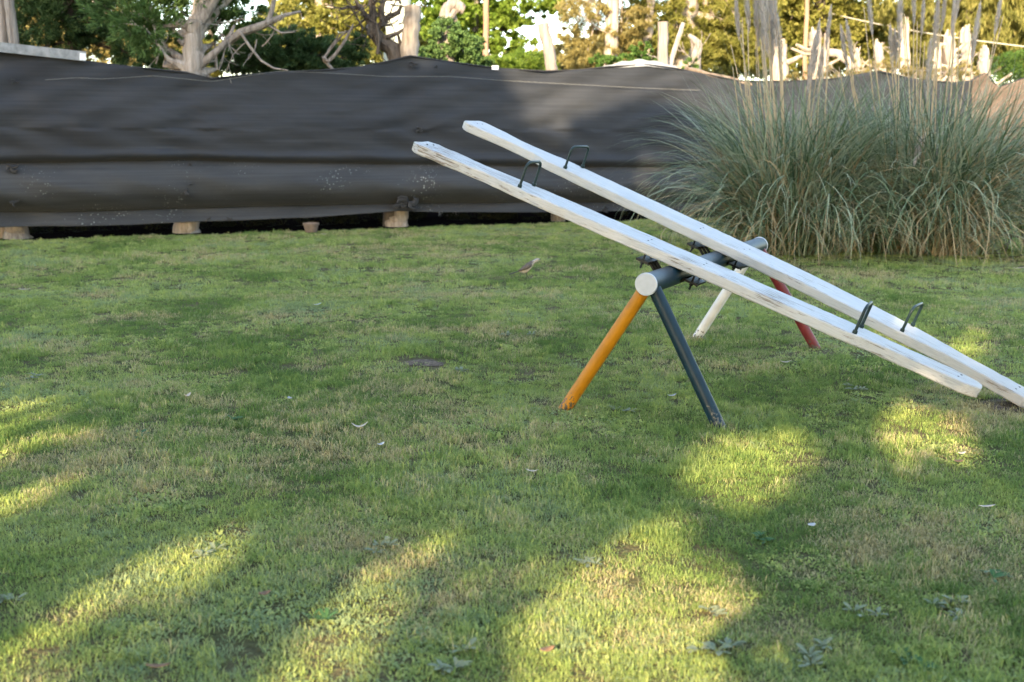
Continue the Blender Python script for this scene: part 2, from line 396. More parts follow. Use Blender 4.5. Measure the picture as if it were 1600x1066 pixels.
M = dict(
    ground=ground_mat(), grass=grass_mat(),
    cloth=cloth_mat('shade_cloth'), cloth_mid=cloth_mat('shade_cloth_specked', (0.025, 0.027, 0.030), (0.046, 0.047, 0.049), 0.30),
    cloth_tan=cloth_mat('tan_shade_cloth', (0.085, 0.060, 0.046), (0.135, 0.098, 0.076)),  # lighter tan base colour than the other cloth
    rope=plain('black_rope', (0.016, 0.016, 0.018), 0.7), thread=plain('pale_thread', (0.16, 0.16, 0.15), 0.8),
    tagw=plain('white_tag', (0.75, 0.76, 0.78), 0.6, var=0.05), board=bark('weathered_board', (0.16, 0.17, 0.18), (0.30, 0.31, 0.32), 1, 9, 0.3),
    log=bark('log_bark', (0.10, 0.07, 0.05), (0.24, 0.19, 0.15)),
    plank_old=peeling_white('peeling_white_paint', 0.60, 0.35, 0.075), plank_new=peeling_white('white_paint', 0.46, 0.45),
    teal=pipe_paint('dark_teal_paint', (0.004, 0.022, 0.036), (0.09, 0.09, 0.08), 0.42), orange=pipe_paint('orange_paint', (0.40, 0.160, 0.007)),
    red=pipe_paint('red_paint', (0.15, 0.020, 0.022)), whitepipe=pipe_paint('white_pipe_paint', (0.66, 0.63, 0.60)),
    cap=plain('white_cap_paint', (0.44, 0.46, 0.50), 0.5, var=0.06, scale=30), handle=pipe_paint('green_black_handle', (0.014, 0.030, 0.030), (0.12, 0.09, 0.06), 0.4),
    iron=plain('black_iron', (0.014, 0.014, 0.015), 0.5, 0.3), steel=plain('dull_steel', (0.30, 0.28, 0.26), 0.45, 0.7),
    bark_pale=bark('pale_bark', (0.19, 0.15, 0.12), (0.43, 0.38, 0.34), 0.05, 16), bark_grey=bark('grey_dead_wood', (0.12, 0.10, 0.085), (0.31, 0.27, 0.24), 0.1, 18),
    bark_dark=bark('dark_bark', (0.045, 0.036, 0.03), (0.12, 0.098, 0.08), 0.15, 18), bark_red=bark('red_brown_pole', (0.24, 0.13, 0.09), (0.36, 0.22, 0.15), 0.1, 10, 0.3),
    bark_white=bark('bleached_wood', (0.17, 0.13, 0.10), (0.42, 0.36, 0.30), 0.08, 9, 1.0), bark_moss=bark('mossy_pale_bark', (0.34, 0.38, 0.33), (0.55, 0.58, 0.50), 0.3, 8, 0.4),
    cyp=leafy('cypress_leaves', [(0.040, 0.078, 0.024), (0.090, 0.160, 0.048), (0.150, 0.235, 0.075)], 0.25),
    cypdark=leafy('dark_cypress_leaves', [(0.024, 0.046, 0.018), (0.054, 0.098, 0.034), (0.095, 0.145, 0.052)], 0.2),
    gap_shade_leaf=leafy('gap_shade_leaves', [(0.010, 0.014, 0.007), (0.022, 0.026, 0.013)], 0.0, 1.0),  # leaf colour taken near black to imitate the dark gap's shade
    lime=leafy('bright_green_leaves', [(0.075, 0.140, 0.018), (0.160, 0.245, 0.036), (0.250, 0.330, 0.060)], 0.5),
    olive=leafy('olive_leaves', [(0.110, 0.120, 0.022), (0.230, 0.235, 0.055), (0.340, 0.315, 0.095)], 0.5),
    tan=leafy('dry_tan_leaves', [(0.150, 0.120, 0.040), (0.290, 0.240, 0.085), (0.400, 0.350, 0.150)], 0.5),
    willow=leafy('hanging_leaves', [(0.085, 0.095, 0.020), (0.210, 0.210, 0.055), (0.350, 0.320, 0.110)], 0.5),
    bush=leafy('shrub_leaves', [(0.035, 0.080, 0.016), (0.070, 0.140, 0.028), (0.120, 0.180, 0.045)], 0.3),
    pampas=leafy('pampas_leaves', [(0.022, 0.045, 0.020), (0.070, 0.120, 0.060), (0.150, 0.210, 0.125), (0.330, 0.380, 0.270)], 0.25, 0.4, 2.0, 0.75),
    pdry=leafy('dry_pampas_leaves', [(0.18, 0.13, 0.07), (0.34, 0.27, 0.16), (0.44, 0.37, 0.24)], 0.2, 0.6),
    stalk=leafy('pampas_stalk', [(0.32, 0.24, 0.14), (0.50, 0.41, 0.28)], 0.05), plume=leafy('pampas_plume', [(0.36, 0.31, 0.27), (0.54, 0.48, 0.43), (0.66, 0.61, 0.56)], 0.4, 0.8),
    shade=leafy('shade_tree_leaves', [(0.03, 0.06, 0.015), (0.06, 0.10, 0.025)], 0.1),
    weed=leafy('weed_leaves', [(0.120, 0.155, 0.075), (0.190, 0.220, 0.125), (0.270, 0.290, 0.190)], 0.15, 0.4, 6),
    weedg=leafy('green_weed_leaves', [(0.040, 0.105, 0.035), (0.080, 0.165, 0.055)], 0.2, 0.4, 6),
    leaf_pale=plain('pale_dead_leaf', (0.52, 0.44, 0.36), 0.7, scale=40), leaf_brown=plain('brown_dead_leaf', (0.22, 0.12, 0.06), 0.7, scale=40),
    leaf_white=plain('white_petal', (0.46, 0.46, 0.46), 0.7, scale=40), pot=plain('clay_pot', (0.15, 0.11, 0.085), 0.85, scale=12, bump=0.3),
    soil=plain('bare_soil', (0.130, 0.098, 0.074), 1.0, scale=40, var=0.55, spec=0.05, bump=0.9),
    hollow_shade=plain('painted_shade_soil', (0.007, 0.0055, 0.005), 1.0, scale=30, var=0.5, spec=0.0, bump=0.9),  # ground colour near black: shade of the hollow under the fence painted in
    b_back=plain('bird_brown', (0.085, 0.068, 0.055), 0.7, scale=60, var=0.3), b_belly=plain('bird_cream', (0.42, 0.36, 0.30), 0.8, scale=50),
    b_dark=plain('bird_dark', (0.022, 0.020, 0.018), 0.5), b_white=plain('bird_white', (0.55, 0.53, 0.50), 0.7),
    wire=plain('pale_wire', (0.45, 0.42, 0.36), 0.5),
)

# ------------------------------------------------------------------ ground
gv = []; gf = []
xs = np.concatenate([[-250, -60], np.linspace(-14, 18, 33), [60, 250]]); ys = np.concatenate([[-250, -40], np.linspace(-2, 34, 37), [70, 300]])
for y in ys:
    for x in xs: gv.append((x, y, 0.0))
for j in range(len(ys) - 1):
    for i in range(len(xs) - 1):
        a = j * len(xs) + i; gf.append((a, a + 1, a + 1 + len(xs), a + len(xs)))
struct('lawn_ground', mesh_np('lawn_ground', gv, gf), M['ground'])

# fence line on the ground (from where the cloth meets the lawn in the photograph)
F0 = np.array([-7.44, 16.30, 0.0]); FD = np.array([9.64, 4.0, 0.0]); FD /= np.linalg.norm(FD)
FN = np.array([FD[1], -FD[0], 0.0])               # towards the camera
def fence_uz(px, py, off=0.0):
    P = on_plane(px, py, F0 + FN * off, FN)
    return (P - F0) @ FD, P[2]
def fence_pt(u, z, d=0.0):
    return F0 + FD * u + FN * d + np.array([0, 0, z])

# bare soil: sheets 4 mm proud of the lawn sheet
def patch(name, cx, cy, rx, ry, rot, seed, n=28, h=0.02):
    rs = np.random.RandomState(seed); vs = [(0, 0, h)]; fs = []
    ph = rs.uniform(0, 6.28, 4)
    for ring, t in ((1, 0.55), (2, 1.0)):
        for k in range(n):
            a = 2 * math.pi * k / n
            r = t * (1 + 0.16 * math.sin(2 * a + ph[0]) + 0.1 * math.sin(3 * a + ph[1]) + 0.07 * math.sin(7 * a + ph[2]))
            vs.append((rx * r * math.cos(a), ry * r * math.sin(a), h * (1 - t) * rs.uniform(0.5, 1.2) + 0.004))
    for k in range(n):
        k2 = (k + 1) % n
        fs.append((0, 1 + k, 1 + k2)); fs.append((1 + k, 1 + n + k, 1 + n + k2)); fs.append((1 + k, 1 + n + k2, 1 + k2))
    o = struct(name, mesh_np(name, vs, fs, True), M['soil']); o.location = (cx, cy, 0); o.rotation_euler = (0, 0, rot)
    return o
pb = ground(662, 568); pd = ground(1580, 634)
patch('bare_earth_ground', pb[0], pb[1], 0.13, 0.12, 0.3, 3, h=0.012)
patch('worn_soil_ground', pd[0], pd[1], 0.16, 0.18, 0.2, 5)
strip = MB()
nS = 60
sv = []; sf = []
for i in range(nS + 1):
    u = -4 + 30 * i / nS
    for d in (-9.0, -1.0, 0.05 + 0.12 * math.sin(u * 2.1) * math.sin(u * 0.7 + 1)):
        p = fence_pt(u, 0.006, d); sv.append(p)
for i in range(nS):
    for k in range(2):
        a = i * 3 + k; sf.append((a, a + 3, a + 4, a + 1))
struct('fence_soil_shade_ground', mesh_np('fence_soil_shade', sv, sf), M['hollow_shade'])  # soil strip carrying the under-fence shade in its colour

# ------------------------------------------------------------------ seesaw
ORG = np.array([0.7095, 5.8830, 0.0]); AZ = math.atan2(-0.4443, 0.8959)
PERP = np.array([math.cos(AZ), math.sin(AZ), 0]); AXL = np.array([-math.sin(AZ), math.cos(AZ), 0])
AH, AR, ALEN = 0.731, 0.0575, 2.38
ss = thing('double_seesaw', 'double seesaw with two white planks tilted on a pipe frame of coloured legs', 'seesaw', ORG, (0, 0, AZ))
def to_local(P):
    q = np.array(P) - ORG
    return (q @ PERP, q @ AXL, q[2])
Ry = Matrix.Rotation(-math.pi / 2, 4, 'X')        # z -> y
b = MB(); b.tube([(0, 0.004 + ALEN * i / 12, AH) for i in range(13)], AR, 28)
axle = link('axle', b.mesh('axle'), M['teal'], ss)
for y0, y1 in ((-0.010, 0.006), (ALEN, ALEN + 0.014)):
    b = MB(); b.tube([(0, y0, AH), (0, y0 + 0.003, AH), (0, y1 - 0.003, AH), (0, y1, AH)], [AR + 0.0005, AR + 0.004, AR + 0.004, AR + 0.0005], 32)
    link('end_cap', b.mesh('end_cap'), M['cap'], axle)
for (px, py), t, mat, lab in (((882, 640), 0.062, 'orange', 'orange painted pipe leg'), ((1124, 668), 0.062, 'teal', 'dark teal painted pipe leg'),
                              ((1087, 531), ALEN - 0.06, 'whitepipe', 'white painted pipe leg'), ((1275, 545), ALEN - 0.06, 'red', 'red painted pipe leg')):
    g = to_local(ground(px, py)); top = Vector((0.0 + (0.014 if g[0] > 0 else -0.014), t, AH - 0.012)); bot = Vector((g[0], g[1], 0.0))
    d = (bot - top).normalized(); bot = bot + d * 0.10
    b = MB(); b.tube([top + (bot - top) * k / 8 for k in range(9)], 0.036, 22)
    l = link('leg', b.mesh('leg'), M[mat], ss); l['label'] = lab

def plank_mesh(s0, s1, half, taper, seed, th=0.060, bend=0.0, ragged=0.0):
    """lofted board; taper: list of (s, half width near side, half width far side) in local metres"""
    rs = random.Random(seed)
    st = [s0, s0 + 0.006, s0 + 0.03]
    k = s0 + 0.07
    while k < s1 - 0.06: st.append(k); k += 0.045
    st += [s1 - 0.03, s1 - 0.006, s1]
    vs = []; fs = []
    S = [p[0] for p in taper]
    for i, s in enumerate(st):
        a = -np.interp(s, S, [p[1] for p in taper]); c = np.interp(s, S, [p[2] for p in taper])
        j = lambda m: rs.uniform(-m, m)
        e = min(i, len(st) - 1 - i); inset = (0.008, 0.003, 0.0)[min(e, 2)]
        t2 = th / 2 - (0.006, 0.002, 0.0)[min(e, 2)]; ch = 0.006
        rough = 0.0012
        a += inset + j(rough); c -= inset + j(rough)
        ring = [(a + ch, -t2), (c - ch, -t2), (c, -t2 + ch), (c, t2 - ch), (c - ch, t2), ((a + c) / 2, t2 + 0.0008), (a + ch, t2), (a, t2 - ch), (a, -t2 + ch)]
        wob = 0.004 * (vnoise(s * 6.0, seed * 1.7, seed) - .5) * 2; sag = -bend * max(0.0, s - 0.2) ** 2
        rag = 1.0 + 2.5 * max(0.0, -s - 0.9) * ragged
        vs += [(s + j(0.001), y + wob + j(0.0012 * rag), z + sag + j(0.0010 * rag)) for y, z in ring]
    n = 9
    for i in range(len(st) - 1):
        for q in range(n):
            q2 = (q + 1) % n
            fs.append((i * n + q, (i + 1) * n + q, (i + 1) * n + q2, i * n + q2))
    fs.append(tuple(range(n))); fs.append(tuple(range((len(st) - 1) * n + n - 1, (len(st) - 1) * n - 1, -1)))
    me = bpy.data.meshes.new('plank'); me.from_pydata(vs, [], fs); me.update()
    return me

def handle_mesh(w, h):
    b = MB(); r = 0.0085; pts = []
    pts.append((0, -w / 2, -0.03)); pts.append((0, -w / 2, h - 0.035))
    for k in range(1, 6):
        a = math.pi / 2 * k / 6; pts.append((0, -w / 2 + 0.03 * (1 - math.cos(a)), h - 0.03 + 0.03 * math.sin(a) - 0.005))
    pts.append((0, -w / 2 + 0.035, h)); pts.append((0, w / 2 - 0.035, h))
    for k in range(1, 6):
        a = math.pi / 2 * k / 6; pts.append((0, w / 2 - 0.03 * (1 - math.sin(a)), h - 0.03 + 0.03 * math.cos(a) - 0.005))
    pts.append((0, w / 2, h - 0.035)); pts.append((0, w / 2, -0.03))
    b.tube(pts, r, 10)
    for sy in (-1, 1):
        b.tube([(0, sy * w / 2, 0.0), (0, sy * w / 2, 0.018)], 0.014, 6)      # lock nut at the foot
    return b.mesh('handle')

TH = 0.060
def build_plank(t_mid, z_mid, tilt, s0, s1, taper, mat, handles, seed, lab, yaw=0.0):
    bend = 0.020 if yaw else 0.004
    me = plank_mesh(s0, s1, 0.11, taper, seed, TH, bend, 0.0 if yaw else 1.0)
    o = link('plank', me, M[mat], ss, (0, t_mid, z_mid), (0, tilt, yaw)); o['label'] = lab
    for s in handles:
        hw = np.interp(s, [p[0] for p in taper], [p[1] for p in taper])
        link('handle', handle_mesh(2 * hw - 0.045, 0.155), M['handle'], o, (s, 0, TH / 2 - bend * max(0.0, s - 0.2) ** 2))
    # nail heads and small bolts on top of the board
    rs = random.Random(seed + 9)
    for s in (s0 + 0.07, -0.17, 0.17, s1 - 0.12):
        for q in (-1, 1):
            b = MB(); b.tube([(0, 0, -0.004), (0, 0, 0.0015), (0, 0, 0.003)], [0.006, 0.006, 0.003], 8)
            link('bolt', b.mesh('bolt'), M['iron'], o, (s + rs.uniform(-.01, .01), q * 0.03 + rs.uniform(-.01, .01), TH / 2 - bend * max(0.0, s - 0.2) ** 2))
    # pivot iron under the board: saddle round the axle, two straps and their bolts
    b = MB()
    wsad = 0.10
    for y in (-wsad / 2, 0.0, wsad / 2):
        pts = []
        for k in range(13):
            a = math.radians(-28 - 124 * k / 12 - 0)
            pts.append(((AR + 0.008) * math.cos(a), y, -TH / 2 - AR - 0.004 + (AR + 0.008) * math.sin(a)))
        pts = [(0.16, y, -TH / 2 - 0.055), (0.11, y, -TH / 2 - 0.055)] + pts + [(-0.11, y, -TH / 2 - 0.055), (-0.16, y, -TH / 2 - 0.055)]
        b.tube(pts, 0.010, 6)
    p = link('pivot_saddle', b.mesh('pivot_saddle'), M['iron'], o)
    for s in (-1, 1):
        b = MB(); b.box((s * 0.155, 0, -TH / 2 - 0.052), (0.075, 0.17, 0.012)); link('strap', b.mesh('strap', False), M['iron'], p)
        for q in (-1, 1):
            b = MB(); b.tube([(s * 0.155, q * 0.066, -TH / 2 + 0.004), (s * 0.155, q * 0.066, -TH / 2 - 0.095)], 0.0065, 6)
            b.tube([(s * 0.155, q * 0.066, -TH / 2 - 0.058), (s * 0.155, q * 0.066, -TH / 2 - 0.070)], 0.012, 6)
            link('strap_bolt', b.mesh('strap_bolt'), M['iron'], p)
    return o
zt = AH + AR + 0.004
near_tap = [(-1.72, 0.085, 0.100), (-1.675, 0.118, 0.116), (-1.50, 0.120, 0.112), (-1.27, 0.100, 0.096), (-1.05, 0.116, 0.116), (-0.90, 0.130, 0.130), (0.0, 0.130, 0.130), (0.98, 0.130, 0.130),
            (1.06, 0.124, 0.124), (1.13, 0.100, 0.112), (1.32, 0.098, 0.100), (1.50, 0.108, 0.102), (1.585, 0.098, 0.075), (1.64, 0.060, 0.040)]
t1 = math.radians(20.15)
near_tap = [(p if p < 1.0 else 1.0 + (p - 1.0) * 1.17, a, c) for p, a, c in near_tap]
pl1 = build_plank(0.49, zt + TH / 2 / math.cos(t1) + 0.004, t1, -1.785, 1.745, [(p if p > -1.1 else -1.1 + (p + 1.1) * 1.105, a, c) for p, a, c in near_tap], 'plank_old', (-1.01, 1.07), 4, 'near plank with cracked and peeling white paint')
far_tap = [(-2.00, 0.100, 0.100), (-1.95, 0.126, 0.116), (-1.84, 0.122, 0.110), (-1.62, 0.084, 0.082), (-1.43, 0.100, 0.098), (-1.33, 0.138, 0.132), (0.0, 0.140, 0.140), (1.25, 0.138, 0.134),
           (1.34, 0.126, 0.118), (1.60, 0.092, 0.090), (1.80, 0.100, 0.096), (2.00, 0.110, 0.100), (2.06, 0.085, 0.07)]
t2 = math.radians(20.9)
pl2 = build_plank(1.43, zt + TH / 2 / math.cos(t2) + 0.004, t2, -2.12, 2.06, [(p if p > -1.2 else -1.2 + (p + 1.2) * 1.15, a, c) for p, a, c in far_tap], 'plank_new', (-1.20, 1.26), 8, 'far plank with smoother white paint, its low end on the soil', -math.radians(7.5))

# ------------------------------------------------------------------ fence of shade cloth
def interp_px(pts, off=0.0):
    uz = [fence_uz(x, y, off) for x, y in pts]
    U = np.array([a for a, _ in uz]); Z = np.array([c for _, c in uz])
    return U, Z
TOP = interp_px([(-160, 66), (0, 76), (60, 82), (130, 96), (200, 105), (290, 114), (330, 124), (352, 121), (430, 114), (500, 111), (560, 106), (600, 98), (640, 88), (672, 93), (720, 100), (780, 108), (850, 112), (905, 110), (950, 105), (1010, 102), (1050, 107), (1090, 114),
                 (1150, 127), (1230, 128), (1300, 124), (1372, 112), (1430, 125), (1490, 130), (1515, 127), (1538, 114), (1558, 137), (1600, 122), (1720, 112), (1900, 118)])
S1 = interp_px([(-160, 256), (0, 255), (100, 254), (200, 251), (300, 250), (420, 254), (560, 255), (640, 257), (800, 259), (900, 261), (1100, 262), (1900, 262)])
S2 = interp_px([(-160, 331), (0, 331), (100, 331), (200, 328), (300, 325), (400, 322), (560, 319), (640, 318), (800, 316), (1000, 315), (1900, 310)])
BOT = interp_px([(-160, 353), (0, 354), (100, 354), (200, 352), (300, 346), (400, 343), (480, 340), (560, 334), (620, 330), (700, 331), (800, 332), (900, 331), (990, 329), (1900, 325)])
UMAX = fence_uz(1780, 200)[0]; UMIN = -2.0
POSTS_U = [fence_uz(x, 200)[0] for x in (-140, 30, 292, 632, 858, 1036, 1190, 1372, 1538, 1700)]
fo = fence_pt(0, 0)
fence = thing('shade_cloth_fence', 'long sagging black shade cloth fence closing the back of the lawn', 'fence', fo, (0, 0, math.atan2(FD[1], FD[0])))
# local frame: x along the fence, y away from camera, z up
def strip_cloth(zt_fun, zb_fun, prof, nv, seed, amp, name, mat, label=None, nu=520, u0=None, u1=None):
    us = np.linspace(UMIN if u0 is None else u0, UMAX if u1 is None else u1, nu); vs_ = np.linspace(0, 1, nv)
    Ug, Vg = np.meshgrid(us, vs_)
    zt_, zb_ = zt_fun(us), zb_fun(us)
    Z = zt_[None, :] * (1 - Vg) + zb_[None, :] * Vg
    D = prof(Ug, Vg)
    D = D + amp * (fbm(Ug * 0.9, Z * 3.2 + 0.35 * Ug, seed, 4) - 0.5) + amp * 0.28 * (fbm(Ug * 0.5 + 7, Z * 9 - 0.5 * Ug, seed + 5, 3) - 0.5)
    rid = 1 - np.abs(2 * fbm(Ug * 0.8 + 0.2 * Z, Z * 2.6 - 0.30 * Ug, seed + 77, 2) - 1); D += (amp * 0.22 if nv > 40 else 0.0) * rid ** 6
    # pulled back at every post, drag folds fanning out from the ties
    for pu in POSTS_U:
        r = np.abs(Ug - pu)
        D -= 0.030 * np.exp(-(r / 0.35) ** 2)
        D += 0.016 * np.exp(-(r / 0.9)) * np.sin((Z * 14 + (Ug - pu) * np.sign(1.6 - Z) * 5))
    V = np.stack([Ug, -D, Z], -1).reshape(-1, 3)
    idx = np.arange(nu * nv).reshape(nv, nu)
    F = np.stack([idx[:-1, :-1], idx[1:, :-1], idx[1:, 1:], idx[:-1, 1:]], -1).reshape(-1, 4)
    o = link(name, mesh_np(name, V, F, True), mat, fence)
    m = o.modifiers.new('thickness', 'SOLIDIFY'); m.thickness = 0.004; m.offset = 1
    if label: o['label'] = label
    return o
ztop = lambda u: np.interp(u, *TOP)
z1 = lambda u: np.interp(u, *S1) + 0.012 * (fbm(u * 1.1, 0 * u, 3) - 0.5)
z2 = lambda u: np.interp(u, *S2) + 0.012 * (fbm(u * 1.3, 0 * u, 9) - 0.5)
zb = lambda u: np.interp(u, *BOT) + 0.02 * (fbm(u * 1.5, 0 * u, 12) - 0.5)
def prof_up(U, V):
    swell = 0.5 + fbm(U * 0.45, 0 * U, 21)
    return 0.02 + swell * (0.13 * np.sin(np.clip(V, 0, 1) * math.pi * 0.93) ** 1.5 * V) + 0.055 * np.exp(-((V - 0.93) / 0.05) ** 2) - 0.09 * np.clip((V - 0.94) / 0.06, 0, 1) ** 2
def prof_mid(U, V):
    swell = 0.75 + 0.5 * fbm(U * 0.6, 0 * U, 31)
    return -0.07 + swell * 0.29 * np.sin(V ** 1.15 * math.pi) ** 0.75
def prof_low(U, V):
    return -0.10 + 0.17 * V
strip_cloth(ztop, lambda u: z1(u) - 0.01, prof_up, 64, 2, 0.036, 'upper_cloth', M['cloth'], 'wide upper band of black shade cloth', u1=fence_uz(1535, 200)[0])
strip_cloth(ztop, lambda u: z1(u) - 0.01, lambda U, V: prof_up(U, V) + 0.03, 64, 2, 0.045, 'tan_cloth', M['cloth_tan'], 'tan length of cloth at the right end', 200, fence_uz(1512, 200)[0])
strip_cloth(lambda u: z1(u) + 0.03, lambda u: z2(u) - 0.01, prof_mid, 40, 40, 0.025, 'middle_cloth', M['cloth_mid'], 'bulging lower band of cloth with pale specks')
strip_cloth(lambda u: z2(u) + 0.04, zb, prof_low, 10, 60, 0.02, 'bottom_flap', M['cloth_mid'], 'narrow flap hanging clear of the ground')
# rope along the top edge and a pale thread below it
us = np.linspace(UMIN, UMAX, 300)
b = MB(); b.tube([(u, -0.022 + 0.012 * math.sin(u * 5), float(ztop(u)) + 0.006) for u in us], 0.014, 5); link('edge_rope', b.mesh('edge_rope'), M['rope'], fence)
TH_ = interp_px([(-160, 120), (60, 126), (120, 122), (160, 124), (240, 119), (330, 128), (430, 112), (500, 114), (600, 120), (700, 120), (780, 126), (870, 131), (1000, 138), (1100, 142)])
us2 = np.linspace(fence_uz(70, 120)[0], fence_uz(1090, 140)[0], 200)
pth = [(u, -(float(prof_up(np.array([[u]]), np.array([[0.12]]))[0, 0]) + 0.062), float(np.interp(u, *TH_))) for u in us2]
b = MB(); b.tube(pth, 0.0035, 4); link('seam_thread', b.mesh('seam_thread'), M['thread'], fence)
# grey board along the top at the left, with a white tag at its end
ua, za = fence_uz(-150, 58); ub, zb_ = fence_uz(134, 89)
b = MB(); A = Vector((ua, 0, za)); B = Vector((ub, 0, zb_)); d = (B - A); ang = math.atan2(d.z, d.x)
Mx = Matrix.Translation((A + B) / 2 + Vector((0, -0.085, 0.0))) @ Matrix.Rotation(-ang, 4, 'Y')
b.box((0, 0, 0), (d.length, 0.035, 0.135), Mx); o = link('top_board', b.mesh('top_board', False), M['board'], fence); o['label'] = 'weathered grey board along the top edge'
b = MB(); b.box((d.length / 2 - 0.045, -0.021, -0.01), (0.085, 0.004, 0.10), Mx); link('white_tag', b.mesh('white_tag', False), M['tagw'], o)
u, z = fence_uz(772, 106); b = MB(); b.box((u, -0.05, z), (0.12, 0.004, 0.07)); link('white_tag', b.mesh('white_tag', False), M['tagw'], fence)
# loose grey sheet lying over the rope near the tall posts
ua = fence_uz(938, 100)[0]; ub = fence_uz(1075, 100)[0]
V = []; nA = 40
for i in range(nA + 1):
    t = i / nA; u = ua + (ub - ua) * t; hgt = 0.125 * math.sin(math.pi * t) ** 0.7
    for k in range(6):
        w = k / 5; V.append((u, -0.03 + 0.10 * w + 0.02 * math.sin(9 * t + 3 * w), float(ztop(u)) - 0.02 + hgt * w + 0.012 * math.sin(31 * t) * w))
F = [(i * 6 + k, (i + 1) * 6 + k, (i + 1) * 6 + k + 1, i * 6 + k + 1) for i in range(nA) for k in range(5)]
link('loose_sheet', mesh_np('loose_sheet', V, F, True), M['board'], fence)
# log rail on the right
ua, za = fence_uz(1072, 108); ub, zb_ = fence_uz(1175, 132)
b = MB(); b.tube([(ua + (ub - ua) * k / 6, 0.02, za + (zb_ - za) * k / 6 + 0.01 * math.sin(k * 2)) for k in range(7)], [0.045, 0.05, 0.048, 0.05, 0.046, 0.043, 0.04], 9, rough=0.06, rng=random.Random(1))
link('log_rail', b.mesh('log_rail'), M['log'], fence)
# tears and pulled ties in the cloth
def knot(px, py, r, d, seed):
    rs = random.Random(seed); u, z = fence_uz(px, py, d); b = MB()
    for k in range(5):
        a = rs.uniform(0, 6.28); pts = [(u + rs.uniform(-r, r) * 0.3, -d, z + rs.uniform(-r, r) * 0.3)]
        for q in range(3): pts.append((pts[-1][0] + r * 0.5 * math.cos(a + q * 0.8), -d - 0.01 * q, pts[-1][2] + r * 0.4 * math.sin(a + q * 0.8)))
        b.tube(pts, [r * 0.22, r * 0.3, r * 0.2, r * 0.05], 6)
    link('cloth_tie', b.mesh('cloth_tie'), M['rope'], fence)
for i, (px, py, r, d) in enumerate([(655, 205, 0.06, 0.10), (18, 263, 0.09, 0.13), (24, 316, 0.06, 0.17), (290, 300, 0.06, 0.20), (297, 288, 0.04, 0.20), (637, 318, 0.16, 0.13), (625, 322, 0.10, 0.12), (325, 342, 0.04, 0.11), (358, 342, 0.04, 0.11), (945, 328, 0.06, 0.11), (645, 100, 0.07, 0.06), (24, 128, 0.05, 0.09), (296, 258, 0.03, 0.08), (682, 105, 0.03, 0.06)]):
    knot(px, py, r, d, 50 + i)

# ------------------------------------------------------------------ trees, stumps and posts beyond the cloth
def foliage(centers, n, size, kind, seed, spread=1.0):
    """many leaf faces in clumps. centers: (x, y, z, rx, ry, rz)."""
    rs = np.random.RandomState(seed)
    C = np.array(centers, float); wgt = (C[:, 3] * C[:, 4] * C[:, 5]) ** 0.66; wgt /= wgt.sum()
    # sub-clumps inside each mass give light and dark lumps and an uneven outline
    ns = max(12, n // 42)
    ci = rs.choice(len(C), ns, p=wgt)
    dv = rs.normal(size=(ns, 3)); dv /= np.linalg.norm(dv, axis=1, keepdims=True)
    rad = rs.uniform(0.25, 1.08, (ns, 1)) ** 0.6
    sub = C[ci, :3] + dv * rad * C[ci, 3:6]
    sr = (C[ci, 3:6].mean(1) * rs.uniform(0.10, 0.30, ns) * spread)[:, None]
    li = rs.randint(0, ns, n)
    lp = rs.normal(size=(n, 3)); lp /= np.linalg.norm(lp, axis=1, keepdims=True)
    P = sub[li] + lp * sr[li] * rs.uniform(0, 1, (n, 1)) ** 0.45 * np.array([1, 1, 0.75])
    sz = size * rs.uniform(0.6, 1.35, (n, 1))
    if kind == 'broad':
        ax = rs.normal(size=(n, 3)) + np.array([0, 0, -0.35]); L, W = 1.0, 0.62
    elif kind == 'spray':
        out = dv[li] * 0.9 + lp * 0.4 + np.array([0, 0, 0.15]); ax = out + rs.normal(size=(n, 3)) * 0.35; L, W = 1.7, 0.34
    elif kind == 'hang':
        ax = rs.normal(size=(n, 3)) * 0.35 + np.array([0, 0, -1.0]); L, W = 2.2, 0.34
    elif kind == 'fine':
        ax = rs.normal(size=(n, 3)) + np.array([0, 0, -0.2]); L, W = 1.9, 0.26
    ax /= np.linalg.norm(ax, axis=1, keepdims=True)
    sd = np.cross(ax, rs.normal(size=(n, 3))); sd /= np.linalg.norm(sd, axis=1, keepdims=True) + 1e-9
    nm = np.cross(ax, sd)
    a = P - ax * sz * L * 0.5; c = P + ax * sz * L * 0.5
    m = P - ax * sz * L * 0.08
    v = np.stack([a, m + sd * sz * W * 0.5 + nm * sz * 0.08, c, m - sd * sz * W * 0.5 + nm * sz * 0.08], 1).reshape(-1, 3)
    F = np.arange(4 * n).reshape(n, 4)
    return v, F

def limb(b, p, d, L, r, depth, rs, curl=0.35, kids=3, mi=0, up=0.0, minr=0.006):
    pts = [Vector(p)]; rad = [r]; n = 7; d = Vector(d).normalized(); tip = []
    for k in range(n):
        d = (d + Vector((rs.uniform(-1, 1), rs.uniform(-1, 1), rs.uniform(-1, 1) + up)) * curl).normalized()
        pts.append(pts[-1] + d * L / n); rad.append(max(minr, r * (1 - 0.75 * (k + 1) / n)))
    b.tube(pts, rad, 8 if r > 0.04 else 5, rough=0.1, rng=rs, mi=mi)
    if depth > 0:
        for q in range(kids):
            k = rs.randint(2, n - 1)
            dd = (pts[k + 1] - pts[k]).normalized() + Vector((rs.uniform(-1, 1), rs.uniform(-1, 1), rs.uniform(-0.6, 1))) * 0.9
            limb(b, pts[k], dd, L * rs.uniform(0.4, 0.7), rad[k] * 0.6, depth - 1, rs, curl, kids, mi, up, minr)
    return pts

def local(parent_loc, P): return np.array(P) - np.array(parent_loc)
def px_mass(lst, base):
    """(px, py, depth, rx, ry, rz) -> clump centres local to base"""
    out = []
    for px, py, Y, rx, ry, rz in lst:
        P = local(base, at_depth(px, py, Y)); out.append((*P, rx, ry, rz))
    return out

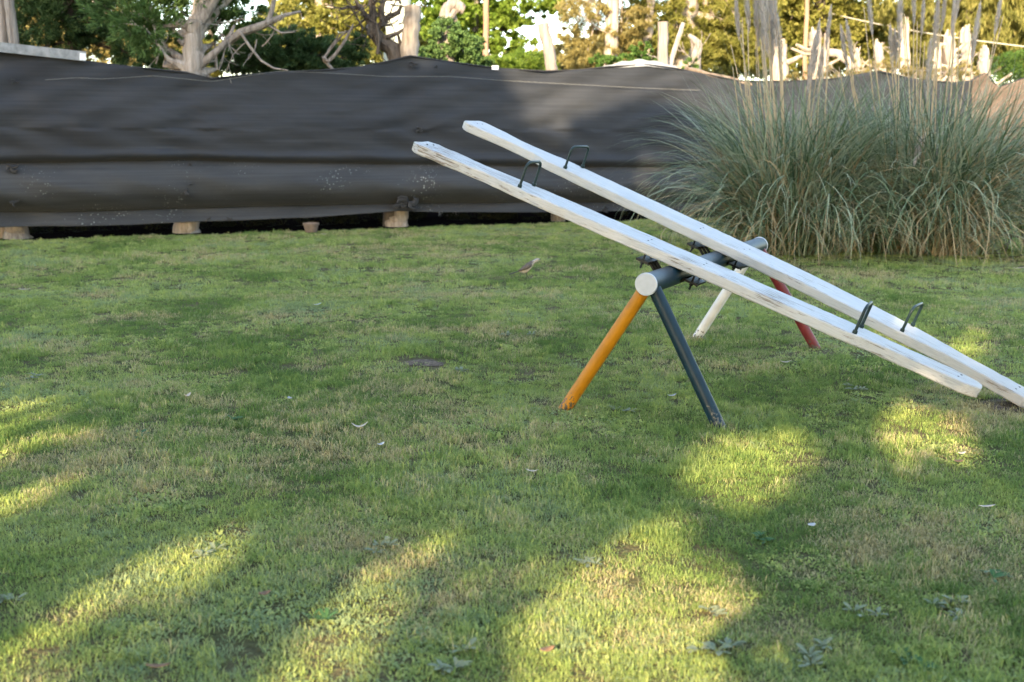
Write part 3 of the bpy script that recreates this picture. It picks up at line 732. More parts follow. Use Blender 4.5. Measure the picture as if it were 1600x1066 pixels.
def tree(name, label, cat, px, Y, trunk, masses, leaf, nleaf, lsize, kind, seed, barkm, group=None, twigs=0, base_px=None, spread=1.0):
    """trunk: [(px, py, radius)] upwards from the ground at depth Y; masses in photo pixels with depth"""
    rs = random.Random(seed)
    g = at_depth(px, 300, Y); base = np.array([g[0], Y, 0.0])
    t = thing(name, label, cat, base, group=group)
    b = MB(); pts = [(0, 0, -0.15)]; rad = [trunk[0][2] * 1.25]
    for tp, ty, r in trunk:
        P = local(base, at_depth(tp, ty, Y)); pts.append(tuple(P)); rad.append(r)
    # resample with small wander
    pp = [Vector(p) for p in pts]; fine = []; fr = []
    for i in range(len(pp) - 1):
        for k in range(5):
            q = k / 5; w = 0.12 * rad[i]
            fine.append(pp[i].lerp(pp[i + 1], q) + Vector((rs.uniform(-w, w), rs.uniform(-w, w), 0))); fr.append(rad[i] * (1 - q) + rad[i + 1] * q)
    fine.append(pp[-1]); fr.append(rad[-1])
    b.tube(fine, fr, 11, rough=0.07, rng=rs)
    cents = px_mass(masses, base) if masses else []
    # limbs from the upper trunk into the crown
    for c in cents:
        s = fine[rs.randint(len(fine) // 2, len(fine) - 1)]; e = Vector(c[:3]); mid = s.lerp(e, 0.5) + Vector((rs.uniform(-.2, .2), rs.uniform(-.2, .2), -0.15))
        b.tube([s, s.lerp(mid, .5) + Vector((0, 0, .04)), mid, mid.lerp(e, .6), e], [fr[-1] * 0.6 + 0.01, fr[-1] * .5 + 0.01, 0.03, 0.02, 0.01], 6, rough=0.08, rng=rs)
        for q in range(twigs):
            limb(b, mid.lerp(e, rs.uniform(.2, .9)), (rs.uniform(-1, 1), rs.uniform(-1, 1), rs.uniform(-.3, 1)), rs.uniform(.4, .9), 0.014, 1, rs, 0.3, 3)
    link('trunk', b.mesh('trunk'), barkm, t)
    if cents:
        V, F = foliage(cents, nleaf, lsize, kind, seed, spread)
        link('crown', mesh_np('crown', V, F), leaf, t)
    return t

# trees standing in the line of the fence
def fence_depth(px, back=0.35):
    u, _ = fence_uz(px, 200); return fence_pt(u, 0, -back)[1]
Y = fence_depth(300)
t = tree('cypress_tree', 'old cypress with a thick grey bare trunk forking above the left half of the fence', 'tree', 291, Y,
     [(291, 366, 0.20), (291, 330, 0.17), (293, 250, 0.165), (296, 150, 0.16), (300, 108, 0.165), (303, 60, 0.14), (308, 28, 0.135)],
     [(225, 40, Y - .05, .62, .5, .50), (190, 15, Y + .5, .7, .6, .5), (262, 70, Y + .3, .4, .4, .35), (262, 12, Y + .2, .5, .4, .35), (345, 30, Y + .3, .40, .4, .42), (385, 20, Y + .5, .45, .4, .35), (335, 58, Y + .3, .3, .3, .2),
      (300, -70, Y + .3, 1.3, 1.1, .8), (210, -120, Y + .4, 1.1, 1.0, .8), (390, -110, Y + .3, 1.1, 1.0, .8), (300, -190, Y + .3, 1.0, 1.0, .8)],
     M['cyp'], 60000, 0.060, 'spray', 11, M['bark_pale'], twigs=1)
b = MB(); rs = random.Random(5); base = np.array(t.location)
def seg(pts, rad): b.tube([Vector(local(base, at_depth(x, y, Y + dz))) for x, y, dz in pts], rad, 9, rough=0.06, rng=rs)
seg([(303, 55, 0), (314, 20, 0), (320, -5, 0), (325, -60, 0.1)], [0.115, 0.09, 0.085, 0.05])
seg([(304, 45, 0), (322, 22, -.05), (336, -2, -.05), (350, -50, 0)], [0.10, 0.085, 0.075, 0.05])
seg([(300, 98, 0), (283, 92, .0), (268, 82, .05), (250, 70, .2)], [0.09, 0.07, 0.055, 0.03])
seg([(300, 60, 0), (284, 68, -.05), (279, 62, -.1)], [0.06, 0.05, 0.035])
seg([(310, 104, 0), (325, 92, .0), (345, 74, .0), (360, 55, .1), (366, 40, .2)], [0.07, 0.06, 0.045, 0.035, 0.02])
seg([(340, 78, 0.1), (375, 52, .1), (410, 40, .0), (432, 30, .0), (445, 24, 0), (470, 18, .1)], [0.05, 0.065, 0.06, 0.045, 0.03, 0.015])
seg([(418, 38, 0), (425, 15, .0), (430, -10, .1), (438, -40, .1)], [0.045, 0.035, 0.03, 0.02])
seg([(375, 50, 0), (392, 75, -.1), (408, 95, -.1), (428, 107, -.15), (450, 110, -.2)], [0.022, 0.02, 0.018, 0.016, 0.008])
seg([(420, 40, 0), (440, 52, -.1), (462, 50, -.1)], [0.018, 0.016, 0.008])
for k in range(9):
    x0 = rs.uniform(335, 420); y0 = rs.uniform(40, 80)
    limb(b, local(base, at_depth(x0, y0, Y + .1)), (rs.uniform(-1, 1), rs.uniform(-1, .3), rs.uniform(-1, .5)), rs.uniform(.4, .8), 0.012, 1, rs, 0.3, 3, minr=0.004)
link('dead_branches', b.mesh('dead_branches'), M['bark_grey'], t)

tree('bare_trunk', 'pale smooth bare trunk at the far left edge above the grey board', 'tree trunk', 2, fence_depth(2, .5), [(4, 375, 0.15), (4, 200, 0.12), (3, 60, 0.11), (4, -60, 0.09), (0, -200, 0.06)], None, None, 0, 0, '', 21, M['bark_pale'])
tree('bare_trunk', 'thinner fissured grey trunk just behind the left end of the fence', 'tree trunk', 26, fence_depth(26, .3), [(24, 372, 0.19), (25, 340, 0.15), (24, 200, 0.09), (22, 60, 0.075), (15, 10, 0.07), (10, -90, 0.05)], None, None, 0, 0, '', 22, M['bark_grey'])
tree('cypress_tree', 'dark green cypress crown between the left edge and the forked trunk', 'tree', 110, 20.5, [(112, 330, 0.16), (112, 100, 0.12), (110, -80, 0.07)],
     [(60, 40, 20, .7, .6, .5), (95, 25, 20.2, .6, .6, .5), (140, 20, 20.6, .7, .6, .5), (125, 60, 20.4, .35, .35, .22), (175, 55, 20.6, .6, .5, .40), (60, 75, 20.3, .55, .5, .2), (210, 85, 20.5, .55, .5, .25), (250, 95, 20.3, .5, .5, .2), (40, 0, 20.4, .6, .6, .5), (100, -70, 20.5, 1.5, 1.3, .9), (200, -60, 20.8, 1.3, 1.2, .8), (130, -170, 20.6, 1.3, 1.2, .9)],
     M['cypdark'], 60000, 0.062, 'spray', 12, M['bark_dark'], twigs=1)
tree('cypress_tree', 'low dark cypress foliage behind the dead branches left of the pale cut trunk', 'tree', 450, 22.0, [(450, 330, 0.15), (450, 120, 0.11), (455, 40, 0.05)],
     [(400, 80, 21.6, .55, .5, .35), (450, 75, 22, .55, .5, .40), (490, 80, 22, .45, .5, .38), (535, 90, 22.2, .45, .5, .28), (360, 92, 21.6, .5, .5, .25), (430, 105, 22, .9, .6, .15), (560, 75, 22.2, .25, .3, .3)],
     M['cypdark'], 36000, 0.058, 'spray', 13, M['bark_dark'], twigs=1)

# gnarled dead tree
Y = fence_depth(590, .6); g = at_depth(605, 300, Y); base = np.array([g[0], Y, 0])
t = thing('dead_tree', 'gnarled dead tree with tangled bare branches leaning left of the pale cut trunk', 'tree', base)
b = MB(); rs = random.Random(77)
def seg(pts, rad): b.tube([Vector(local(base, at_depth(x, y, Y + dz))) for x, y, dz in pts], rad, 10, rough=0.09, rng=rs)
seg([(616, 362, 0), (618, 250, 0), (622, 150, 0), (621, 95, 0), (612, 76, 0), (595, 64, 0), (582, 48, 0), (579, 38, 0)], [0.22, 0.16, 0.15, 0.14, 0.13, 0.12, 0.11, 0.09])
link('trunk', b.mesh('trunk'), M['bark_dark'], t)
b = MB()
for pts, rad in ([[(581, 42, 0), (583, 20, 0), (580, 2, 0), (588, -30, 0)], [0.08, 0.06, 0.05, 0.03]], [[(580, 44, 0), (572, 25, -.1), (560, 8, -.1), (550, -10, 0)], [0.05, 0.04, 0.03, 0.015]],
                 [[(592, 58, 0), (605, 58, -.1), (622, 52, -.1), (630, 46, -.1)], [0.04, 0.035, 0.03, 0.02]], [[(590, 45, 0), (605, 28, 0), (622, 20, 0), (628, 8, 0)], [0.05, 0.05, 0.04, 0.02]],
                 [[(590, 85, -.2), (592, 60, -.2), (588, 38, -.2)], [0.03, 0.025, 0.015]], [[(600, 40, 0), (595, 15, 0), (604, -10, .1)], [0.06, 0.05, 0.03]], [[(618, 90, 0), (626, 70, 0), (622, 55, 0)], [0.05, 0.035, 0.02]]): seg(pts, rad)
for k in range(26):
    x0 = rs.uniform(565, 628); y0 = rs.uniform(-5, 55)
    limb(b, local(base, at_depth(x0, y0, Y + rs.uniform(-.2, .3))), (rs.uniform(-1, 1), rs.uniform(-.6, .6), rs.uniform(-.8, 1)), rs.uniform(.25, .7), rs.uniform(.012, .03), 1, rs, 0.35, 3, minr=0.004)
link('bare_branches', b.mesh('bare_branches'), M['bark_dark'], t)
b = MB()
seg([(505, 90, 0), (513, 96, -.1), (525, 84, -.1), (540, 62, -.1), (550, 42, -.1), (552, 38, 0)], [0.03, 0.03, 0.028, 0.024, 0.016, 0.01])
seg([(505, 92, 0), (520, 72, 0), (535, 55, 0), (552, 44, 0)], [0.025, 0.02, 0.016, 0.01]); seg([(512, 80, 0), (525, 62, 0), (530, 52, -.1), (545, 48, 0)], [0.018, 0.016, 0.012, 0.008])
seg([(505, 92, 0), (520, 110, 0), (560, 120, 0), (600, 130, .1)], [0.03, 0.035, 0.04, 0.05])
link('hanging_branch', b.mesh('hanging_branch'), M['bark_grey'], t)

tree('cut_trunk', 'pale sawn-off tree trunk rising above the peak in the fence cloth', 'tree trunk', 620, fence_depth(628, .36), [(619, 356, 0.195), (622, 338, 0.165), (628, 200, 0.15), (640, 95, 0.15), (642, 50, 0.14), (645, 10, 0.135)], None, None, 0, 0, '', 23, M['bark_white'])
tree('mossy_trunk', 'pale green mossy trunk behind the tangled dead tree', 'tree trunk', 620, 23.0, [(622, 330, 0.30), (622, 100, 0.27), (622, -20, 0.26), (620, -150, 0.2)], None, None, 0, 0, '', 24, M['bark_moss'])
tree('broken_tree', 'dark ivy-grown snag with a hooked top just right of the pale cut trunk', 'tree', 700, 21.5, [(702, 340, 0.2), (702, 120, 0.16), (698, 40, 0.12), (696, 18, 0.10), (705, 6, 0.10), (716, 10, 0.11), (724, 16, 0.09)],
     [(700, 55, 21.4, .32, .4, .35), (725, 75, 21.5, .40, .4, .28), (680, 85, 21.5, .35, .4, .25), (745, 95, 21.6, .35, .4, .16)], M['cyp'], 14000, 0.055, 'broad', 14, M['bark_grey'])

# sunlit trees farther off
tree('leafy_tree', 'bright green sunlit broadleaf tree beyond the middle of the fence', 'tree', 740, 36, [(742, 300, 0.25), (742, 60, 0.2), (745, -60, 0.12)],
     [(700, 30, 35.5, 1.0, 1.0, .9), (745, 15, 36, 1.2, 1.0, .8), (800, 20, 36, 1.0, 1.0, .5), (725, 75, 35.5, 1.0, 1.0, .5), (790, 75, 36, .9, .9, .45), (770, 45, 36, .7, .8, .6), (860, 10, 36.5, .7, .9, .35), (680, 5, 35, 1.0, 1.0, .6), (730, -80, 36, 2.4, 2, 1.6), (820, -110, 36, 2.2, 2, 1.3)],
     M['lime'], 34000, 0.15, 'broad', 15, M['bark_grey'])
tree('low_bush', 'pale yellow-green bush showing over the fence beside the thin brown pole', 'bush', 800, 24.5, [(800, 330, 0.05), (800, 150, 0.04)],
     [(775, 100, 24.3, .5, .5, .22), (815, 98, 24.5, .6, .5, .28), (850, 106, 24.6, .4, .4, .2), (800, 130, 24.5, .9, .6, .4)], M['lime'], 16000, 0.055, 'fine', 16, M['bark_grey'])
tree('wooden_pole', 'thin brown wooden pole in front of the bright green tree', 'pole', 759, 27, [(759, 310, 0.075), (759, 80, 0.07), (760, 0, 0.065), (761, -130, 0.06)], None, None, 0, 0, '', 25, M['bark_red'])
tree('leaning_post', 'grey weathered post leaning left above the fence', 'post', 870, fence_depth(866, .5), [(872, 345, 0.13), (868, 200, 0.115), (863, 108, 0.11), (855, 70, 0.105), (848, 36, 0.10)], None, None, 0, 0, '', 26, M['bark_grey'])
tree('eucalyptus_tree', 'tall tree with a straight white sunlit trunk and loose dry foliage', 'tree', 955, 33, [(950, 300, 0.24), (953, 90, 0.20), (957, 30, 0.19), (961, -60, 0.17), (966, -190, 0.12)],
     [(905, 20, 33, .8, .8, .5), (930, 60, 33.3, .8, .8, .45), (980, 35, 33.3, .7, .8, .5), (915, 92, 33, .8, .8, .3), (970, 82, 33.4, .7, .8, .35), (890, 62, 33, .35, .5, .4), (950, -110, 33, 2, 2, 1.6)], M['tan'], 22000, 0.12, 'fine', 17, M['bark_white'], twigs=2)
tree('eucalyptus_tree', 'slim white sunlit trunk with dry foliage left of the squared grey post', 'tree', 1013, 34, [(1008, 300, 0.17), (1012, 60, 0.14), (1017, 0, 0.13), (1022, -150, 0.09)],
     [(1000, 20, 34.3, .7, .8, .5), (1040, 20, 34.5, .8, .8, .5), (1020, 70, 34.5, 1.0, .8, .4), (1060, 60, 34.5, .8, .8, .4), (1020, -110, 34, 1.8, 1.6, 1.4)], M['olive'], 22000, 0.12, 'fine', 18, M['bark_white'], twigs=2)
tree('eucalyptus_tree', 'thick pale sunlit trunk glowing behind the grey posts with yellow foliage', 'tree', 1070, 35, [(1064, 300, 0.40), (1068, 60, 0.36), (1073, 0, 0.34), (1078, -150, 0.26)],
     [(1110, 20, 35.4, .9, .9, .6), (1140, 60, 35.4, 1.0, .9, .6), (1105, 90, 35.4, .8, .8, .3), (1175, 25, 35.6, .8, .9, .7), (1180, 85, 35.4, .9, .9, .4), (1110, -100, 35, 2, 1.8, 1.3)], M['olive'], 28000, 0.12, 'fine', 19, M['bark_white'], twigs=2)
tree('leafy_tree', 'yellow sunlit tree behind the dead branches on the left half', 'tree', 500, 38, [(500, 300, 0.25), (500, 50, 0.2), (500, -60, 0.1)],
     [(470, 20, 38, 1.1, 1.1, .8), (520, 30, 38, 1.2, 1.1, .9), (560, 40, 38, 1.0, 1.0, .8), (490, 75, 38, 1.2, 1, .6), (600, 20, 38, .9, 1, .7), (440, 60, 38, .9, 1, .7), (560, 90, 38, 1.2, 1, .5), (500, -90, 38, 2.2, 2, 1.5)], M['olive'], 30000, 0.14, 'broad', 20, M['bark_pale'], twigs=1)
tree('leafy_tree', 'sunlit tree glimpsed through the dark cypress at the left', 'tree', 90, 40, [(95, 300, 0.25), (95, 20, 0.2), (95, -60, 0.1)],
     [(30, 20, 40, 1.2, 1, .8), (90, 30, 40, 1.3, 1, .9), (150, 50, 40, 1.3, 1, .8), (215, 60, 40, 1.3, 1, .9), (110, 80, 40, 1.6, 1, .5), (280, 80, 40, 1.3, 1, .5), (40, 65, 40, 1, 1, .6)], M['tan'], 18000, 0.14, 'broad', 27, M['bark_pale'])
tree('leafy_tree', 'dense yellow-green tree behind the pampas plumes', 'tree', 1280, 37, [(1282, 300, 0.3), (1282, 50, 0.22), (1282, -60, 0.1)],
     [(1235, 30, 37, 1.0, 1.1, .9), (1290, 40, 37.4, 1.1, 1.1, .9), (1340, 30, 37.4, 1.1, 1.1, .9), (1240, 80, 37, 1.0, 1, .6), (1310, 80, 37.4, 1.3, 1, .6), (1215, 5, 37, .9, 1, .7), (1290, -60, 37, 2.3, 2, 1.3), (1385, 60, 37.6, .9, 1, 1.0)], M['olive'], 36000, 0.13, 'broad', 28, M['bark_dark'])
tree('willow_tree', 'tree with drooping curtains of pale leaves at the right', 'tree', 1480, 35, [(1484, 300, 0.3), (1482, 50, 0.25), (1480, -80, 0.15)],
     [(1420, 15, 35, 1.0, 1.0, .8), (1465, 20, 35.3, 1.0, 1, .8), (1510, 25, 35, .9, 1, .8), (1555, 40, 34.6, 1.0, 1, 1.0), (1600, 35, 34.8, 1.0, 1, 1.1), (1645, 40, 35, 1.1, 1, 1.1), (1500, 75, 35.5, 1.0, .8, .5), (1430, 75, 35.5, 1, .8, .6), (1520, -70, 35, 3, 2, 1.2)], M['willow'], 40000, 0.115, 'hang', 29, M['bark_dark'], twigs=1, spread=0.8)
tree('conifer_bush', 'feathery yellow-green conifer bush behind the right end of the fence', 'bush', 1590, 26.5, [(1592, 320, 0.08), (1592, 130, 0.05)],
     [(1570, 100, 26.4, .5, .5, .35), (1605, 98, 26.5, .6, .5, .4), (1640, 95, 26.6, .6, .5, .45), (1595, 130, 26.5, .9, .7, .5)], M['bush'], 12000, 0.05, 'spray', 30, M['bark_dark'])
tree('green_shrub', 'dark green leafy shrub above the fence at the foot of the squared post', 'shrub', 985, 24, [(985, 330, 0.06), (985, 160, 0.04)],
     [(1003, 82, 23.8, .28, .3, .26), (975, 98, 24, .45, .4, .18), (945, 96, 24, .3, .3, .2), (1015, 95, 24, .3, .3, .2), (990, 135, 24, .8, .5, .4)], M['bush'], 8000, 0.06, 'broad', 31, M['bark_dark'])
tree('squared_post', 'squared grey post standing upright behind the loose sheet on the fence', 'post', 1035, fence_depth(1036, .3), [(1035, 345, 0.11), (1035, 200, 0.105), (1036, 100, 0.10), (1036, 34, 0.095)], None, None, 0, 0, '', 32, M['bark_grey'])
tree('leaning_pole', 'thin pale pole leaning right beside the squared grey post', 'pole', 1040, fence_depth(1046, .6), [(1038, 340, 0.05), (1042, 200, 0.05), (1046, 105, 0.05), (1057, 70, 0.045), (1068, 36, 0.04)], None, None, 0, 0, '', 33, M['bark_pale'])
tree('crooked_branch_post', 'crooked dark forked stump right of the leaning pole', 'stump', 1085, 22.8, [(1090, 340, 0.12), (1088, 200, 0.10), (1087, 88, 0.10), (1092, 70, 0.08), (1080, 58, 0.05), (1076, 54, 0.03)],
     [(1080, 102, 22.7, .2, .2, .12)], M['bush'], 700, 0.05, 'spray', 34, M['bark_grey'], twigs=3)
tree('red_brown_pole', 'red-brown metal pole among the plumes', 'pole', 1258, 28, [(1258, 310, 0.06), (1258, 90, 0.055), (1261, 10, 0.05), (1263, -120, 0.05)], None, None, 0, 0, '', 35, M['bark_red'])
cut = [(1218, 55, 130, 16, 24.6, 'short bleached trunk directly behind the tall plume cluster'), (1275, 42, 135, 13, 26, 'bleached stump with a knobbed top right of the red-brown pole'), (1288, 50, 135, 6, 26.4, 'narrow bleached stump touching the knobbed one'),
       (1343, 72, 135, 6, 26.5, 'short sunlit stump in the middle of the row of bleached stumps'), (1375, 60, 135, 10, 25.5, 'blocky flat-topped sunlit stump left of the twin spikes'), (1410, 18, 120, 4.5, 27, 'tall thin bleached spike of wood left of its twin'),
       (1418, 26, 120, 5, 27.1, 'slightly shorter bleached spike with a side branch'), (1464, 66, 135, 8, 26, 'rounded sunlit stump right of the twin spikes'), (1487, 46, 135, 11, 27, 'broad bleached trunk behind the right-hand plumes'),
       (1513, 38, 130, 10, 27.4, 'tall bleached trunk next to the broad one'), (1537, 70, 125, 11, 25, 'thick bleached stump above the peak at the right of the fence')]
for i, (px, y0, y1, rpx, Y, lab) in enumerate(cut):
    r = 0.78 * rpx * Y / FPX; rr = random.Random(300 + i); j = rr.uniform(-5, 5)
    t = tree('bleached_stump', lab, 'stump', px, Y, [(px - j, 320, r * 1.3), (px - j * .6, 200, r * 1.1), (px + rr.uniform(-2, 2), y1 - 30, r * 1.1), (px + j * .4 + rr.uniform(-2, 2), (y0 + y1) / 2, r * rr.uniform(.85, 1.05)), (px + j, y0 + 12, r * rr.uniform(.75, 1.0))],
         None, None, 0, 0, '', 400 + i, M['bark_white'], group='bleached stumps beyond the fence')
    # splintered top and lopped side branches
    b = MB(); base = np.array(t.location); c = Vector(local(base, at_depth(px + j, y0 + 12, Y)))
    for k in range(6):
        a = rr.uniform(0, 6.28); q = c + Vector((math.cos(a), math.sin(a), 0)) * r * rr.uniform(.2, .7)
        b.tube([q - Vector((0, 0, .25)), q + Vector((0, 0, .02)), q + Vector((rr.uniform(-.05, .05), 0, rr.uniform(.04, 12 * Y / FPX)))], [r * .35, r * .32, r * rr.uniform(.1, .28)], 6, rough=.12, rng=rr)
    for k in range(rr.randint(1, 3)):
        sd = rr.choice((-1, 1)); q = c - Vector((0, 0, rr.uniform(.15, .9))); e = q + Vector((sd * rr.uniform(.25, .6), rr.uniform(-.3, .1), rr.uniform(-.05, .4)))
        b2 = MB(); b2.tube([q, q.lerp(e, .5) + Vector((0, 0, -.04)), e], [r * .35, r * .3, r * .2], 7, rough=.12, rng=rr)
        link('lopped_branch', b2.mesh('lopped_branch'), M['bark_white'], t)
    link('splintered_top', b.mesh('splintered_top'), M['bark_white'], t)
tree('dry_brush', 'low tangle of dry brush in front of the bleached stumps', 'bush', 1380, 24.2, [(1380, 330, 0.03), (1380, 160, 0.02)],
     [(1245, 122, 24, .4, .3, .14), (1310, 116, 24.2, .5, .3, .16), (1350, 108, 24.3, .4, .3, .2), (1400, 105, 24.3, .4, .3, .22), (1440, 112, 24.2, .4, .3, .2), (1500, 112, 24.4, .4, .3, .2), (1380, 135, 24.2, 1.6, .5, .3)], M['tan'], 9000, 0.05, 'fine', 38, M['bark_grey'], twigs=5)
tree('fallen_limb', 'pale log lying across between the bleached stumps', 'log', 1330, 27.5, [(1331, 330, 0.1), (1331, 100, 0.1), (1310, 84, 0.1), (1290, 82, 0.11)], None, None, 0, 0, '', 36, M['bark_white'])
b = MB()
A = at_depth(1100, -38, 40); B = at_depth(1660, 80, 32)
b.tube([Vector(A).lerp(Vector(B), k / 20) + Vector((0, 0, -0.35 * math.sin(math.pi * k / 20))) for k in range(21)], 0.016, 5)
o = link('overhead_wire', b.mesh('overhead_wire'), M['wire']); tag(o, 'thin pale wire slanting across the trees at upper right', 'wire')

for i, (px, lab, leaf, n, ms_) in enumerate([
    (60, 'far sunlit tree at the extreme left behind everything', 'tan', 9000, [(-20, 40, 46, 2, 1.5, 1.6), (60, 60, 46, 2, 1.5, 1.4), (140, 30, 46, 2, 1.5, 1.5), (220, 70, 46, 1.6, 1.5, 1.3)]),
    (330, 'far tree between the forked trunk and the yellow tree', 'olive', 6000, [(300, 90, 46, 1.6, 1.5, .8), (360, 85, 46, 1.6, 1.5, .8), (420, 70, 46, 1.6, 1.5, 1.0)]),
    (520, 'far yellow-green tree filling in behind the tangled dead tree', 'olive', 13000, [(470, 60, 46, 1.9, 1.5, 1.4), (540, 40, 46, 2, 1.5, 1.6), (610, 60, 46, 2, 1.5, 1.5), (660, 80, 46, 1.5, 1.5, 1.0)]),
    (900, 'far dry tree low between the leaning post and the white trunks', 'tan', 7000, [(890, 95, 46, 1.5, 1.5, .7), (950, 85, 46, 1.6, 1.5, .9), (1010, 80, 46, 1.7, 1.5, 1.0), (820, 100, 46, 1.4, 1.4, .5)]),
    (1130, 'far yellow tree behind the thick pale trunk', 'olive', 15000, [(1060, 60, 46, 1.6, 1.5, 1.3), (1120, 40, 46, 1.8, 1.5, 1.6), (1190, 50, 46, 2, 1.5, 1.6), (1160, 95, 46, 2, 1.5, .8)]),
    (1380, 'far shadowed tree behind the bleached stumps', 'willow', 18000, [(1260, 60, 46, 2, 1.5, 1.6), (1340, 60, 46, 2, 1.5, 1.6), (1420, 60, 46, 2, 1.5, 1.6), (1490, 80, 46, 2, 1.5, 1.2)]),
    (1600, 'far tree at the extreme right behind the drooping leaves', 'willow', 12000, [(1540, 60, 46, 2, 1.5, 1.6), (1620, 60, 46, 2, 1.5, 1.6), (1700, 60, 46, 2, 1.5, 1.6)])]):
    tree('far_tree', lab, 'tree', px, 47, [(px, 290, 0.3), (px, 150, 0.25), (px, 40, 0.12)], ms_, M[leaf], int(n * 1.5), 0.20, 'broad', 500 + i, M['bark_dark'], group='far trees beyond the fence')
# shrubs added behind the cloth, near-black so the gap below reads as shade
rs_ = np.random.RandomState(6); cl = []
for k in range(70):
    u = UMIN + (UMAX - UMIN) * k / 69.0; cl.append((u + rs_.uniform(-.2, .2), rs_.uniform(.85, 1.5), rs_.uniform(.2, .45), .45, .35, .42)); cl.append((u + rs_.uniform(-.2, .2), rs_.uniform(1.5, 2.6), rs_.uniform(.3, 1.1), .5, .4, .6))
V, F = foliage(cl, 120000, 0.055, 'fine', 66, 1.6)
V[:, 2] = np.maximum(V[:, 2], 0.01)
o = link('undergrowth', mesh_np('undergrowth', V, F), M['gap_shade_leaf'], None, tuple(fo), (0, 0, math.atan2(FD[1], FD[0]))); o['kind'] = 'stuff'; o['label'] = 'near-black shrubs added behind the fence to darken the gap under it'

# flower pot under the fence
pp = ground(486, 364); b = MB()
b.lathe([(0.0, 0.004), (0.085, 0.004), (0.09, 0.012), (0.118, 0.12), (0.128, 0.125), (0.130, 0.155), (0.116, 0.157), (0.110, 0.13), (0.0, 0.125)], 20)
o = link('flower_pot', b.mesh('flower_pot'), M['pot'], None, (pp[0], pp[1] + .02, 0)); tag(o, 'small brown clay pot under the fence left of the pale stump', 'flower pot')

# ------------------------------------------------------------------ pampas grass
def ribbon(P0, az, L, lean, droop, width, rs, nseg=11):
    """arching leaf: returns centre line points"""
    pts = [P0.copy()]; ang = lean; p = P0.copy(); s = L / nseg
    bend = rs.normal() * 0.55
    for k in range(nseg):
        t = (k + 1) / nseg; d = (math.cos(az + bend * t * t), math.sin(az + bend * t * t))
        a = ang + droop * t ** 1.7
        p = p + s * np.array([d[0] * math.sin(a), d[1] * math.sin(a), math.cos(a)])
        if p[2] < 0.02: p[2] = 0.02
        pts.append(p.copy())
    return np.array(pts)
def leaves_mesh(name, specs, seed, curl=0.0):
    rs = np.random.RandomState(seed); Vs = []; Fs = []; o = 0
    for (P0, az, L, lean, droop, w) in specs:
        c = ribbon(P0, az, L, lean, droop, w, rs)
        if curl:
            k = np.arange(len(c)) / len(c); c = c + (np.sin(k * rs.uniform(4, 9) + rs.uniform(0, 6))[:, None] * rs.normal(size=3)[None, :] * curl * k[:, None])
            c[:, 2] = np.maximum(c[:, 2], 0.015)
        side = np.array([-math.sin(az + rs.uniform(-.9, .9)), math.cos(az + rs.uniform(-.9, .9)), rs.uniform(-.4, .4)]); side /= np.linalg.norm(side)
        n = len(c); ww = w * np.sin(np.linspace(0.5, 1.0, n) * math.pi) ** 0.7; ww[-1] = 0.0008
        V = np.empty((2 * n, 3)); V[0::2] = c - side * ww[:, None] / 2; V[1::2] = c + side * ww[:, None] / 2
        i = np.arange(n - 1) * 2 + o
        Fs.append(np.stack([i, i + 1, i + 3, i + 2], 1)); Vs.append(V); o += 2 * n
    return mesh_np(name, np.concatenate(Vs), np.concatenate(Fs), True)
def plume_mesh(L, w, seed, n=340):
    """narrow feather of fine hairs along a stalk tip, growing along +z"""
    rs = np.random.RandomState(seed); t = rs.uniform(0, 1, n) ** 0.8
    z = t * L; az = rs.uniform(0, 6.283, n); r = w * np.sin(np.clip(t * 0.93 + 0.07, 0, 1) * math.pi) ** 0.6
    ln = L * rs.uniform(0.10, 0.24, n)
    out = np.stack([np.cos(az), np.sin(az), np.zeros(n)], 1)
    a = np.stack([0 * z, 0 * z, z], 1); c = a + out * (r * rs.uniform(.5, 1.2, n))[:, None] + np.array([0, 0, 1]) * ln[:, None]
    sd = np.stack([-np.sin(az), np.cos(az), np.zeros(n)], 1) * 0.0045
    m = (a + c) / 2 + out * 0.006
    V = np.stack([a, m + sd, c, m - sd], 1).reshape(-1, 3)
    return mesh_np('plume', V, np.arange(4 * n).reshape(n, 4))
